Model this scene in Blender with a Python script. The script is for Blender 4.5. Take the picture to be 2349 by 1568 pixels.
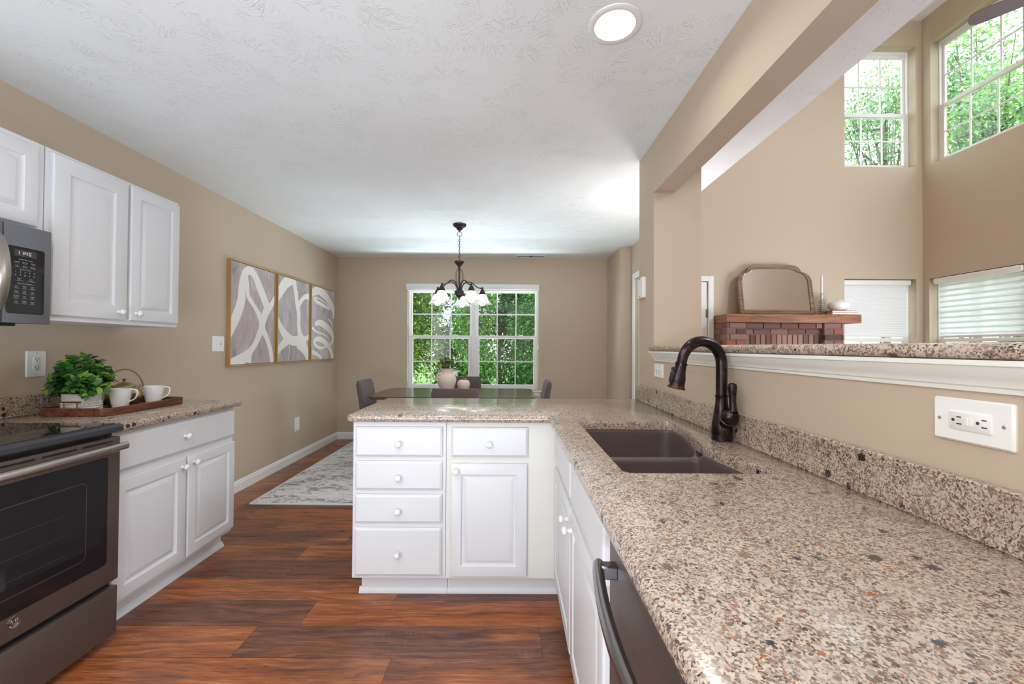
import bpy, bmesh, math, random
from mathutils import Vector, Matrix, noise as mnoise

for o in list(bpy.data.objects):
    bpy.data.objects.remove(o)
SC = bpy.context.scene
COL = SC.collection
PI = math.pi

# ------------------------------------------------------------------ camera
CAM_Z = 1.245
FPX = 945.0
IMG_W, IMG_H = 2349.0, 1568.0
cam_d = bpy.data.cameras.new('camera')
cam = bpy.data.objects.new('camera', cam_d)
COL.objects.link(cam)
cam_d.sensor_fit = 'HORIZONTAL'
cam_d.sensor_width = 36.0
cam_d.lens = FPX / IMG_W * 36.0
cam_d.clip_start = 0.02
cam_d.clip_end = 200
fy = Vector((1171.0 - IMG_W / 2, 796.0 - IMG_H / 2, FPX)).normalized()
xx = Vector((math.cos(0.006), math.sin(0.006), 0.0))
xx = (xx - fy * xx.dot(fy)).normalized()
zz = xx.cross(fy)
# rows of world axes written in camera space (x right, y down, z forward)
right = Vector((xx[0], fy[0], zz[0]))
down = Vector((xx[1], fy[1], zz[1]))
fwd = Vector((xx[2], fy[2], zz[2]))
M = Matrix((right, -down, -fwd)).transposed().to_4x4()
M.translation = Vector((0, 0, CAM_Z))
cam.matrix_world = M
SC.camera = cam

# ------------------------------------------------------------------ light, sky, exposure
SC.view_settings.view_transform = 'Standard'
SC.view_settings.look = 'None'
SC.view_settings.gamma = 1.0
SC.view_settings.use_curve_mapping = False
SC.view_settings.exposure = 0.15
SC.cycles.use_denoising = True
SC.cycles.max_bounces = 8
SC.cycles.diffuse_bounces = 5
SC.cycles.glossy_bounces = 5
SC.cycles.transparent_max_bounces = 24
SC.cycles.transmission_bounces = 8
SC.cycles.sample_clamp_indirect = 6.0
SC.cycles.caustics_reflective = False
SC.cycles.caustics_refractive = False

world = bpy.data.worlds.new('sky')
SC.world = world
world.use_nodes = True
wn = world.node_tree
wn.nodes.clear()
wo = wn.nodes.new('ShaderNodeOutputWorld')
wb = wn.nodes.new('ShaderNodeBackground')
wb.inputs[0].default_value = (0.86, 0.93, 1.0, 1)
wb.inputs[1].default_value = 3.6
wn.links.new(wb.outputs[0], wo.inputs[0])


def sun_lamp(direction, strength, color, angle=0.02):
    d = bpy.data.lights.new('sun', 'SUN')
    d.energy = strength
    d.color = color
    d.angle = angle
    o = bpy.data.objects.new('sun', d)
    COL.objects.link(o)
    o.rotation_euler = Vector(direction).to_track_quat('-Z', 'Y').to_euler()
    o.location = (0, 0, 12)


def area_lamp(name, loc, direction, sx, sy, power, color=(1, 1, 1), shape='RECTANGLE', parent=None):
    d = bpy.data.lights.new(name, 'AREA')
    d.shape = shape
    d.size = sx
    d.size_y = sy
    d.energy = power
    d.color = color
    o = bpy.data.objects.new(name, d)
    COL.objects.link(o)
    o.location = loc
    o.rotation_euler = Vector(direction).to_track_quat('-Z', 'Y').to_euler()
    if parent:
        o.parent = parent
    return o


sun_lamp((0.35, 0.75, -0.8), 4.2, (1.0, 0.95, 0.86))
# added fill lamps, all out of view
area_lamp('kitchen_up_fill', (-0.75, -1.75, 0.22), (0, 0.42, 1), 2.9, 1.3, 148, (0.74, 0.88, 1.0))  # added fill near the floor, aimed up at the kitchen ceiling
area_lamp('kitchen_side_fill', (-2.30, -1.1, 1.45), (1, 0.30, -0.05), 2.2, 1.7, 40, (0.92, 0.95, 1.0))  # added side fill for the half wall and moulding; solid wall behind it
area_lamp('family_high_fill', (4.99, 1.0, 4.25), (-1, 0.25, -0.1), 2.4, 1.4, 225, (0.86, 0.93, 1.0))  # added high fill for the fireplace wall; no opening at this spot
area_lamp('passage_fill', (4.98, 2.7, 1.2), (-1, 0.08, 0.22), 1.7, 1.3, 130, (0.84, 0.92, 1.0))  # added fill reaching the dining end through the passage; no opening here
area_lamp('dining_fill', (-0.5, 6.5, 0.22), (0, -1, 0.6), 3.0, 0.5, 215, (0.84, 0.91, 1.0))  # added lamp hidden below the sill, lifts the dining ceiling

# ------------------------------------------------------------------ node helpers


def srgb(r, g, b, k=1.0):
    def f(c):
        c = c / 255.0
        return (c / 12.92 if c <= 0.04045 else ((c + 0.055) / 1.055) ** 2.4) * k
    return (f(r), f(g), f(b), 1.0)


class NT:
    """small helper around one material's node tree"""

    def __init__(self, name):
        self.m = bpy.data.materials.new(name)
        self.m.use_nodes = True
        self.t = self.m.node_tree
        self.t.nodes.clear()
        self.out = self.t.nodes.new('ShaderNodeOutputMaterial')

    def n(self, typ, **kw):
        nd = self.t.nodes.new(typ)
        for k, v in kw.items():
            if k.startswith('i_'):
                nd.inputs[int(k[2:])].default_value = v
            else:
                setattr(nd, k, v)
        return nd

    def l(self, a, b):
        self.t.links.new(a, b)

    def math(self, op, a, b=None, clamp=False):
        nd = self.t.nodes.new('ShaderNodeMath')
        nd.operation = op
        nd.use_clamp = clamp
        for i, v in enumerate((a, b)):
            if v is None:
                continue
            if isinstance(v, (int, float)):
                nd.inputs[i].default_value = v
            else:
                self.l(v, nd.inputs[i])
        return nd.outputs[0]

    def vmath(self, op, a, b=None):
        nd = self.t.nodes.new('ShaderNodeVectorMath')
        nd.operation = op
        for i, v in enumerate((a, b)):
            if v is None:
                continue
            if isinstance(v, (tuple, list)):
                nd.inputs[i].default_value = v
            else:
                self.l(v, nd.inputs[i])
        return nd.outputs[0]

    def mix(self, fac, a, b, blend='MIX'):
        nd = self.t.nodes.new('ShaderNodeMix')
        nd.data_type = 'RGBA'
        nd.blend_type = blend
        nd.clamp_factor = True
        for idx, v in ((0, fac), (6, a), (7, b)):
            if isinstance(v, (int, float)):
                nd.inputs[idx].default_value = v
            elif isinstance(v, (tuple, list)):
                nd.inputs[idx].default_value = v
            else:
                self.l(v, nd.inputs[idx])
        return nd.outputs[2]

    def ramp(self, fac, stops, interp='LINEAR'):
        nd = self.t.nodes.new('ShaderNodeValToRGB')
        nd.color_ramp.interpolation = interp
        el = nd.color_ramp.elements
        while len(el) > 1:
            el.remove(el[-1])
        el[0].position = stops[0][0]
        el[0].color = stops[0][1]
        for p, c in stops[1:]:
            e = el.new(p)
            e.color = c
        self.l(fac, nd.inputs[0])
        return nd.outputs[0]

    def obj(self):
        return self.t.nodes.new('ShaderNodeTexCoord').outputs['Object']

    def noise(self, vec, scale, detail=3.0, rough=0.55, dist=0.0):
        nd = self.t.nodes.new('ShaderNodeTexNoise')
        nd.inputs['Scale'].default_value = scale
        nd.inputs['Detail'].default_value = detail
        nd.inputs['Roughness'].default_value = rough
        nd.inputs['Distortion'].default_value = dist
        if vec is not None:
            self.l(vec, nd.inputs['Vector'])
        return nd.outputs['Fac']

    def voronoi(self, vec, scale, feature='F1', rnd=1.0):
        nd = self.t.nodes.new('ShaderNodeTexVoronoi')
        nd.feature = feature
        nd.inputs['Scale'].default_value = scale
        nd.inputs['Randomness'].default_value = rnd
        if vec is not None:
            self.l(vec, nd.inputs['Vector'])
        return nd

    def mapping(self, vec, scale=(1, 1, 1), rot=(0, 0, 0), loc=(0, 0, 0)):
        nd = self.t.nodes.new('ShaderNodeMapping')
        nd.inputs['Scale'].default_value = scale
        nd.inputs['Rotation'].default_value = rot
        nd.inputs['Location'].default_value = loc
        self.l(vec, nd.inputs['Vector'])
        return nd.outputs[0]

    def bump(self, height, strength=0.3, dist=0.01):
        nd = self.t.nodes.new('ShaderNodeBump')
        nd.inputs['Strength'].default_value = strength
        nd.inputs['Distance'].default_value = dist
        self.l(height, nd.inputs['Height'])
        return nd.outputs[0]

    def bsdf(self, color=(0.8, 0.8, 0.8, 1), rough=0.5, metal=0.0, normal=None, **kw):
        nd = self.t.nodes.new('ShaderNodeBsdfPrincipled')
        for key, v in (('Base Color', color), ('Roughness', rough), ('Metallic', metal)):
            if isinstance(v, (int, float, tuple, list)):
                nd.inputs[key].default_value = v
            else:
                self.l(v, nd.inputs[key])
        if normal is not None:
            self.l(normal, nd.inputs['Normal'])
        for k, v in kw.items():
            key = {'coat': 'Coat Weight', 'coat_rough': 'Coat Roughness', 'spec': 'Specular IOR Level',
                   'emis': 'Emission Color', 'emis_s': 'Emission Strength', 'trans': 'Transmission Weight',
                   'sheen': 'Sheen Weight', 'aniso': 'Anisotropic', 'ior': 'IOR'}[k]
            nd.inputs[key].default_value = v
        self.l(nd.outputs[0], self.out.inputs[0])
        return nd


def simple(name, color, rough=0.5, metal=0.0, nscale=0, nstr=0.1, ndist=0.002, vary=0.0, **kw):
    t = NT(name)
    col = color
    vec = None
    if nscale or vary:
        vec = t.obj()
    if vary:
        f = t.noise(vec, 6.0, 4)
        dark = tuple(c * (1 - vary) for c in color[:3]) + (1,)
        lite = tuple(min(1, c * (1 + vary)) for c in color[:3]) + (1,)
        col = t.mix(f, dark, lite)
    nor = None
    if nscale:
        nor = t.bump(t.noise(vec, nscale, 3), nstr, ndist)
    t.bsdf(col, rough, metal, nor, **kw)
    return t.m


MAT = {}
# painted surfaces ------------------------------------------------------
MAT['wall'] = simple('beige_wall_paint', (0.545, 0.445, 0.340, 1), 0.62, nscale=260, nstr=0.10, ndist=0.001, vary=0.02)
MAT['white'] = simple('white_cabinet_paint', (0.715, 0.72, 0.745, 1), 0.38, nscale=180, nstr=0.05, ndist=0.001)
MAT['cream'] = simple('cream_cabinet_side', (0.73, 0.72, 0.68, 1), 0.4)
MAT['trim'] = simple('white_trim_paint', (0.83, 0.83, 0.82, 1), 0.36)
MAT['mould'] = simple('old_white_trim', (0.82, 0.81, 0.77, 1), 0.42, vary=0.03)
MAT['vinyl'] = simple('white_window_vinyl', (0.85, 0.84, 0.84, 1), 0.35)
MAT['plate'] = simple('white_plastic', (0.86, 0.86, 0.85, 1), 0.3)
MAT['slot'] = simple('dark_slot', (0.05, 0.045, 0.04, 1), 0.6)
MAT['smooth_white'] = simple('plain_white_ceiling', (0.8, 0.8, 0.8, 1), 0.8)
MAT['baffle'] = simple('white_lamp_baffle', (0.70, 0.70, 0.70, 1), 0.6)


def ceiling_mat():
    t = NT('stomped_white_ceiling')
    v = t.obj()
    sep = t.n('ShaderNodeSeparateXYZ')
    t.l(v, sep.inputs[0])
    comb = t.n('ShaderNodeCombineXYZ')
    t.l(sep.outputs[0], comb.inputs[0])
    t.l(sep.outputs[1], comb.inputs[1])
    p = comb.outputs[0]
    total = None
    for scale, off in ((3.3, (0, 0, 0)), (2.9, (3.7, 1.3, 0))):
        q = t.vmath('ADD', p, off)
        vo = t.voronoi(q, scale, 'F1', 0.85)
        vo.voronoi_dimensions = '2D'
        centre = vo.outputs['Position']
        d = t.vmath('SUBTRACT', q, centre)
        s = t.n('ShaderNodeSeparateXYZ')
        t.l(d, s.inputs[0])
        ang = t.math('ARCTAN2', s.outputs[1], s.outputs[0])
        rad_n = t.n('ShaderNodeVectorMath', operation='LENGTH')
        t.l(d, rad_n.inputs[0])
        rad = rad_n.outputs['Value']
        cs = t.n('ShaderNodeSeparateColor')
        t.l(vo.outputs['Color'], cs.inputs[0])
        c = t.n('ShaderNodeCombineXYZ')
        wob = t.noise(p, 15, 3)
        a2 = t.math('ADD', ang, t.math('MULTIPLY', wob, 0.30))
        t.l(t.math('MULTIPLY', t.math('COSINE', a2), 4.2), c.inputs[0])
        t.l(t.math('MULTIPLY', t.math('SINE', a2), 4.2), c.inputs[1])
        t.l(t.math('ADD', t.math('MULTIPLY', rad, 7.0), t.math('MULTIPLY', cs.outputs[0], 40.0)), c.inputs[2])
        nz = t.noise(c.outputs[0], 1.9, 2.0, 0.5)
        ridge = t.math('SUBTRACT', 1.0, t.math('MULTIPLY', t.math('ABSOLUTE', t.math('SUBTRACT', nz, 0.56)), 26.0), True)
        env = t.math('MULTIPLY', t.math('SUBTRACT', rad, 0.045), 40.0, True)
        env2 = t.math('MULTIPLY', t.math('SUBTRACT', 0.19, rad), 12.0, True)
        patch = t.math('MULTIPLY', t.math('SUBTRACT', t.noise(t.vmath('ADD', p, (off[0] + 9, 2, 0)), 7.5, 2), 0.45), 7.0, True)
        r = t.math('MULTIPLY', t.math('MULTIPLY', ridge, env), t.math('MULTIPLY', env2, patch))
        total = r if total is None else t.math('MAXIMUM', total, r)
    fine = t.math('MULTIPLY', t.noise(v, 120, 3), 0.18)
    h = t.math('ADD', total, fine)
    t.bsdf((0.83, 0.855, 0.875, 1), 0.85, 0, t.bump(h, 0.47, 0.007))
    return t.m


MAT['ceiling'] = ceiling_mat()


def granite(name, warm=1.0):
    t = NT(name)
    v = t.obj()
    nz = t.n('ShaderNodeTexNoise')
    nz.inputs['Scale'].default_value = 90.0
    nz.inputs['Detail'].default_value = 3.0
    t.l(v, nz.inputs['Vector'])
    d = t.vmath('SCALE', t.vmath('SUBTRACT', nz.outputs['Color'], (0.5, 0.5, 0.5)))
    d.node.inputs['Scale'].default_value = 0.006
    w = t.vmath('ADD', v, d)
    cream = srgb(212, 196, 178)
    cream2 = srgb(190, 172, 158)
    grey = srgb(158, 146, 138)
    brown = srgb(108, 84, 70)
    taupe = srgb(140, 114, 100)
    rust = srgb(164, 96, 62)
    dark = srgb(44, 42, 48)
    # small grains
    v1 = t.voronoi(w, 340.0)
    s1 = t.n('ShaderNodeSeparateColor')
    t.l(v1.outputs['Color'], s1.inputs[0])
    c1 = t.ramp(s1.outputs[0], [(0.0, cream), (0.28, cream2), (0.47, grey), (0.58, taupe), (0.71, brown), (0.83, cream),
                                (0.895, dark), (0.955, rust), (0.98, brown)], 'CONSTANT')
    # medium grains, oval pebbles
    v2 = t.voronoi(w, 120.0)
    s2 = t.n('ShaderNodeSeparateColor')
    t.l(v2.outputs['Color'], s2.inputs[0])
    c2 = t.ramp(s2.outputs[0], [(0.0, cream), (0.22, taupe), (0.46, brown), (0.64, grey), (0.76, cream2), (0.86, rust),
                                (0.91, dark), (0.96, taupe)], 'CONSTANT')
    m2 = t.math('GREATER_THAN', s2.outputs[1], 0.46)
    core2 = t.math('LESS_THAN', v2.outputs['Distance'], t.math('ADD', 0.26, t.math('MULTIPLY', s2.outputs[2], 0.32)))
    col = t.mix(t.math('MULTIPLY', m2, core2), c1, c2)
    # fine pale matrix between the grains
    fm = t.math('MULTIPLY', t.math('SUBTRACT', t.noise(v, 230, 4, 0.65), 0.50), 7.0, True)
    zone = t.math('ADD', 0.30, t.math('MULTIPLY', t.math('SUBTRACT', t.noise(v, 22, 3), 0.42), 2.6, True))
    col = t.mix(t.math('MULTIPLY', fm, zone), col, srgb(222, 209, 196))
    # scattered large flecks with ragged outlines
    rag = t.math('MULTIPLY', t.math('SUBTRACT', t.noise(v, 240, 2), 0.5), 0.55)
    v3 = t.voronoi(w, 31.0)
    s3 = t.n('ShaderNodeSeparateColor')
    t.l(v3.outputs['Color'], s3.inputs[0])
    c3 = t.ramp(s3.outputs[0], [(0.0, brown), (0.26, taupe), (0.56, dark), (0.84, rust), (0.92, srgb(196, 180, 168))], 'CONSTANT')
    m3 = t.math('GREATER_THAN', s3.outputs[1], 0.66)
    core3 = t.math('LESS_THAN', t.math('ADD', v3.outputs['Distance'], rag), t.math('ADD', 0.14, t.math('MULTIPLY', s3.outputs[2], 0.26)))
    col = t.mix(t.math('MULTIPLY', m3, core3), col, c3)
    # cloudy lighter and browner zones
    n0 = t.noise(v, 14, 4)
    cl = t.math('MULTIPLY', t.math('SUBTRACT', n0, 0.54), 6.0, True)
    col = t.mix(t.math('MULTIPLY', cl, 0.35), col, cream)
    cb = t.math('MULTIPLY', t.math('SUBTRACT', 0.47, n0), 6.0, True)
    col = t.mix(t.math('MULTIPLY', cb, 0.30), col, taupe)
    col = t.mix(1.0, col, (0.86, 0.835, 0.82, 1), 'MULTIPLY')
    t.bsdf(col, 0.20, 0, t.bump(t.noise(v, 160, 3), 0.05, 0.001), spec=0.75, coat=0.4, coat_rough=0.10)
    return t.m


MAT['granite'] = granite('speckled_granite')


def floor_mat():
    t = NT('reddish_plank_floor')
    v = t.obj()
    at = t.n('ShaderNodeAttribute')
    at.attribute_name = 'Col'
    s = t.n('ShaderNodeSeparateColor')
    t.l(at.outputs['Color'], s.inputs[0])
    tone, rnd, edge = s.outputs[0], s.outputs[1], s.outputs[2]
    off = t.n('ShaderNodeCombineXYZ')
    t.l(t.math('MULTIPLY', rnd, 37.0), off.inputs[0])
    t.l(t.math('MULTIPLY', rnd, 91.0), off.inputs[1])
    p = t.vmath('ADD', v, off.outputs[0])
    warp = t.noise(t.mapping(p, (1.6, 7, 1)), 1.0, 3)
    pw = t.n('ShaderNodeCombineXYZ')
    sp = t.n('ShaderNodeSeparateXYZ')
    t.l(p, sp.inputs[0])
    t.l(sp.outputs[0], pw.inputs[0])
    t.l(t.math('ADD', sp.outputs[1], t.math('MULTIPLY', warp, 0.16)), pw.inputs[1])
    grain = t.noise(t.mapping(pw.outputs[0], (2.2, 42, 1)), 1.0, 5, 0.6)
    fine = t.noise(t.mapping(p, (9, 240, 1)), 1.0, 3, 0.6)
    blot = t.noise(t.mapping(p, (1.7, 5.5, 1)), 1.0, 4, 0.6)
    g = t.math('ADD', t.math('MULTIPLY', grain, 0.60), t.math('MULTIPLY', fine, 0.40))
    orange = t.ramp(g, [(0.29, srgb(76, 38, 22)), (0.42, srgb(134, 74, 42)), (0.55, srgb(172, 102, 60)), (0.70, srgb(208, 148, 102))])
    purple = t.ramp(g, [(0.29, srgb(50, 31, 28)), (0.43, srgb(90, 57, 46)), (0.57, srgb(126, 82, 64)), (0.74, srgb(184, 136, 106))])
    tan = t.ramp(g, [(0.28, srgb(122, 84, 58)), (0.5, srgb(182, 138, 102)), (0.75, srgb(220, 182, 144))])
    f = t.math('ADD', tone, t.math('MULTIPLY', t.math('SUBTRACT', blot, 0.5), 2.6))
    col = t.mix(t.math('MULTIPLY', t.math('SUBTRACT', f, 0.20), 1.7, True), purple, orange)
    col = t.mix(t.math('MULTIPLY', t.math('SUBTRACT', f, 1.15), 1.6, True), col, tan)
    # dark mineral streaks along the grain
    stn = t.noise(t.mapping(pw.outputs[0], (1.1, 26, 1), (0, 0, 0), (5, 3, 0)), 1.0, 4, 0.65)
    col = t.mix(t.math('MULTIPLY', t.math('MULTIPLY', t.math('SUBTRACT', stn, 0.56), 6.0, True), 0.55), col, srgb(58, 34, 28))
    # pale saw marks in patches across the grain
    patch = t.math('MULTIPLY', t.math('SUBTRACT', t.noise(t.mapping(p, (2.5, 9, 1), (0, 0, 0), (2, 8, 0)), 1.0, 3), 0.52), 6.0, True)
    scr = t.math('MULTIPLY', t.math('SUBTRACT', t.noise(t.mapping(p, (170, 9, 1), (0, 0, 0.45)), 1.0, 2), 0.60), 7.0, True)
    col = t.mix(t.math('MULTIPLY', t.math('MULTIPLY', scr, patch), 0.45), col, srgb(206, 164, 130))
    col = t.mix(t.math('MULTIPLY', edge, 0.85), col, srgb(45, 26, 20))
    t.bsdf(col, t.math('ADD', 0.22, t.math('MULTIPLY', fine, 0.16)), 0, t.bump(g, 0.10, 0.002), spec=0.5)
    return t.m


MAT['floor'] = floor_mat()

# metals and appliances
def brushed(name, color, rough, metal, axis_scale=(3, 3, 300)):
    t = NT(name)
    v = t.mapping(t.obj(), axis_scale)
    n = t.noise(v, 1.0, 3)
    r = t.math('ADD', rough - 0.06, t.math('MULTIPLY', n, 0.12))
    t.bsdf(color, r, metal, t.bump(n, 0.03, 0.001))
    return t.m


MAT['slate'] = brushed('slate_steel', srgb(96, 84, 79), 0.42, 0.35)
MAT['slate_grey'] = brushed('grey_slate_steel', srgb(112, 114, 120), 0.42, 0.35)
MAT['cook_edge'] = brushed('dark_grey_enamel', srgb(66, 66, 72), 0.35, 0.3)
MAT['steel'] = brushed('satin_steel', srgb(178, 172, 168), 0.30, 1.0)
MAT['steel_dark'] = brushed('dark_satin_steel', srgb(150, 148, 150), 0.25, 1.0)
MAT['glass_black'] = simple('black_glass', (0.012, 0.011, 0.014, 1), 0.04, spec=0.5)
MAT['oven_glass'] = simple('oven_window_glass', (0.022, 0.016, 0.022, 1), 0.06, spec=0.5)
MAT['black'] = simple('black_plastic', (0.015, 0.015, 0.017, 1), 0.4)
MAT['chrome'] = simple('polished_steel', (0.75, 0.74, 0.73, 1), 0.12, 1.0)


def bronze_mat():
    t = NT('oil_rubbed_bronze')
    v = t.obj()
    f = t.noise(v, 45, 3)
    col = t.mix(t.math('MULTIPLY', t.math('SUBTRACT', f, 0.5), 4.0, True), srgb(50, 44, 48), srgb(96, 70, 58))
    t.bsdf(col, 0.24, 0.85, None)
    return t.m


MAT['bronze'] = bronze_mat()
MAT['copper_line'] = simple('copper_edge', srgb(150, 80, 60), 0.3, 0.9)
MAT['chand'] = simple('dark_bronze_metal', srgb(66, 60, 62), 0.38, 0.7)
MAT['sink'] = simple('brown_composite', srgb(92, 78, 76), 0.42, nscale=900, nstr=0.05, ndist=0.0005, vary=0.04)
MAT['display'] = simple('grey_display', (0.05, 0.045, 0.045, 1), 0.2)


def emit(name, color, strength):
    t = NT(name)
    e = t.n('ShaderNodeEmission')
    e.inputs[0].default_value = color
    e.inputs[1].default_value = strength
    t.l(e.outputs[0], t.out.inputs[0])
    return t.m


MAT['digits'] = emit('lit_digits', (0.75, 0.8, 1.0, 1), 1.6)
MAT['letters'] = simple('pale_printing', (0.55, 0.56, 0.58, 1), 0.5)
MAT['lens'] = emit('lit_lamp_lens', (1.0, 0.97, 0.93, 1), 3.0)
MAT['globe'] = emit('aisle_fill_glow', (1.0, 0.98, 0.96, 1), 14.0)  # glow of the added aisle fill globe
MAT['hall_fill'] = emit('hall_fill_glow', (1.0, 0.97, 0.94, 1), 34.0)  # glow of the added globe behind the pier
MAT['bulb'] = emit('lit_bulb', (1.0, 0.96, 0.90, 1), 7.5)


def glass_pane():
    t = NT('window_glass')
    tr = t.n('ShaderNodeBsdfTransparent')
    tr.inputs[0].default_value = (0.94, 0.97, 0.95, 1)
    gl = t.n('ShaderNodeBsdfGlossy')
    gl.inputs['Roughness'].default_value = 0.0
    fr = t.n('ShaderNodeFresnel')
    fr.inputs['IOR'].default_value = 1.55
    mx = t.n('ShaderNodeMixShader')
    geo = t.n('ShaderNodeNewGeometry')
    front = t.math('SUBTRACT', 1.0, geo.outputs['Backfacing'])
    t.l(t.math('MULTIPLY', t.math('MULTIPLY', fr.outputs[0], 0.85, True), front), mx.inputs[0])
    t.l(tr.outputs[0], mx.inputs[1])
    t.l(gl.outputs[0], mx.inputs[2])
    t.l(mx.outputs[0], t.out.inputs[0])
    return t.m


MAT['glass'] = glass_pane()


def frosted():
    t = NT('alabaster_glass')
    v = t.obj()
    f = t.noise(v, 18, 4, 0.6, 1.5)
    col = t.mix(f, (0.60, 0.585, 0.57, 1), (0.82, 0.81, 0.80, 1))
    d = t.n('ShaderNodeBsdfDiffuse')
    tl = t.n('ShaderNodeBsdfTranslucent')
    tp = t.n('ShaderNodeBsdfTransparent')
    gl = t.n('ShaderNodeBsdfGlossy')
    gl.inputs['Roughness'].default_value = 0.15
    t.l(col, d.inputs[0])
    t.l(col, tl.inputs[0])
    a = t.n('ShaderNodeMixShader', i_0=0.6)
    t.l(d.outputs[0], a.inputs[1])
    t.l(tl.outputs[0], a.inputs[2])
    b = t.n('ShaderNodeMixShader', i_0=0.22)
    t.l(a.outputs[0], b.inputs[1])
    t.l(tp.outputs[0], b.inputs[2])
    c = t.n('ShaderNodeMixShader', i_0=0.06)
    t.l(b.outputs[0], c.inputs[1])
    t.l(gl.outputs[0], c.inputs[2])
    t.l(c.outputs[0], t.out.inputs[0])
    return t.m


MAT['frosted'] = frosted()


def shade_fabric(name, transp, transl):
    t = NT(name)
    d = t.n('ShaderNodeBsdfDiffuse')
    d.inputs[0].default_value = (0.85, 0.85, 0.86, 1)
    tl = t.n('ShaderNodeBsdfTranslucent')
    tl.inputs[0].default_value = (0.88, 0.88, 0.9, 1)
    tp = t.n('ShaderNodeBsdfTransparent')
    a = t.n('ShaderNodeMixShader', i_0=transl)
    t.l(d.outputs[0], a.inputs[1])
    t.l(tl.outputs[0], a.inputs[2])
    b = t.n('ShaderNodeMixShader', i_0=transp)
    t.l(a.outputs[0], b.inputs[1])
    t.l(tp.outputs[0], b.inputs[2])
    t.l(b.outputs[0], t.out.inputs[0])
    return t.m


MAT['shade'] = shade_fabric('white_shade_fabric', 0.0, 0.08)
MAT['sheer'] = shade_fabric('sheer_shade_fabric', 0.24, 0.70)
MAT['vane'] = shade_fabric('shade_vane_fabric', 0.08, 0.62)


def wood(name, c0, c1, c2, axis='X', rough=0.4, scale=1.0, spec=0.4):
    t = NT(name)
    sc = {'X': (3, 40, 40), 'Y': (40, 3, 40), 'Z': (40, 40, 3)}[axis]
    v = t.mapping(t.obj(), tuple(s * scale for s in sc))
    n = t.noise(v, 1.0, 5, 0.6, 0.6)
    col = t.ramp(n, [(0.3, c0), (0.5, c1), (0.7, c2)])
    t.bsdf(col, rough, 0, t.bump(n, 0.06, 0.002), spec=spec)
    return t.m


MAT['walnut'] = wood('dark_tray_wood', srgb(70, 36, 26), srgb(112, 62, 44), srgb(146, 92, 66), 'Y', 0.35)
MAT['table'] = wood('dark_table_wood', srgb(60, 44, 38), srgb(86, 66, 56), srgb(106, 84, 72), 'X', 0.22)
MAT['leg_wood'] = wood('dark_leg_wood', srgb(44, 30, 24), srgb(62, 44, 36), srgb(80, 58, 46), 'Z', 0.4)
MAT['mantel'] = wood('mantel_beam_wood', srgb(98, 62, 42), srgb(138, 92, 64), srgb(166, 118, 86), 'X', 0.55)
MAT['mirror_wood'] = wood('washed_frame_wood', srgb(98, 76, 60), srgb(132, 106, 86), srgb(158, 132, 112), 'X', 0.5)
MAT['mirror'] = simple('silvered_glass', (0.86, 0.86, 0.84, 1), 0.015, 1.0)
MAT['gold'] = simple('gold_frame_wood', srgb(196, 160, 104), 0.45, 0.15, vary=0.08)
MAT['brass'] = brushed('brushed_brass', srgb(186, 166, 122), 0.3, 1.0)
MAT['brass_rod'] = simple('dull_brass', srgb(150, 124, 74), 0.35, 0.9)
MAT['porcelain'] = simple('white_porcelain', (0.82, 0.82, 0.81, 1), 0.12, coat=0.4)
MAT['pot'] = simple('white_ceramic', (0.80, 0.80, 0.79, 1), 0.35)
MAT['stone'] = simple('pale_pink_stoneware', srgb(228, 210, 198), 0.7, nscale=90, nstr=0.15, ndist=0.002, vary=0.05)
MAT['silver'] = simple('silver_metal', srgb(196, 192, 190), 0.3, 0.8)
MAT['wax'] = simple('white_wax', (0.85, 0.84, 0.82, 1), 0.45)
MAT['book_a'] = simple('dusty_rose_cover', srgb(172, 120, 104), 0.6)
MAT['book_b'] = simple('blush_cover', srgb(200, 160, 148), 0.6)
MAT['paper'] = simple('paper_pages', (0.8, 0.77, 0.72, 1), 0.8)


def fabric(name, a, b, sc=420):
    t = NT(name)
    v = t.obj()
    n = t.noise(v, sc, 2)
    w = t.noise(t.mapping(v, (1, 1, 6)), 60, 3)
    col = t.mix(t.math('MULTIPLY', t.math('ADD', n, w), 0.5), a, b)
    t.bsdf(col, 0.85, 0, t.bump(n, 0.25, 0.002), sheen=0.15)
    return t.m


MAT['chair'] = fabric('charcoal_upholstery', srgb(68, 58, 57), srgb(120, 105, 102))


def rug_mat():
    t = NT('grey_mottled_rug')
    v = t.obj()
    big = t.noise(t.mapping(v, (3.2, 6.5, 1)), 1.0, 5, 0.65, 0.8)
    sm = t.noise(t.mapping(v, (16, 34, 1)), 1.0, 4, 0.7, 1.2)
    f = t.math('ADD', t.math('MULTIPLY', big, 0.45), t.math('MULTIPLY', sm, 0.55))
    col = t.ramp(f, [(0.38, srgb(112, 110, 116)), (0.45, srgb(168, 165, 168)), (0.50, srgb(226, 222, 222)), (0.7, srgb(244, 240, 238))])
    t.bsdf(col, 0.95, 0, t.bump(t.noise(v, 500, 2), 0.4, 0.003))
    return t.m


MAT['rug'] = rug_mat()
MAT['rug_edge'] = simple('rug_binding', srgb(226, 222, 220), 0.9)


def brick_mat():
    t = NT('red_brown_brick')
    at = t.n('ShaderNodeAttribute')
    at.attribute_name = 'Col'
    n = t.noise(t.obj(), 60, 5, 0.7)
    col = t.mix(t.math('MULTIPLY', n, 0.5), at.outputs['Color'], srgb(96, 66, 60))
    t.bsdf(col, 0.9, 0, t.bump(n, 0.4, 0.004))
    return t.m


MAT['brick'] = brick_mat()
MAT['mortar'] = simple('grey_mortar', srgb(128, 112, 106), 0.95, nscale=200, nstr=0.3)


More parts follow.
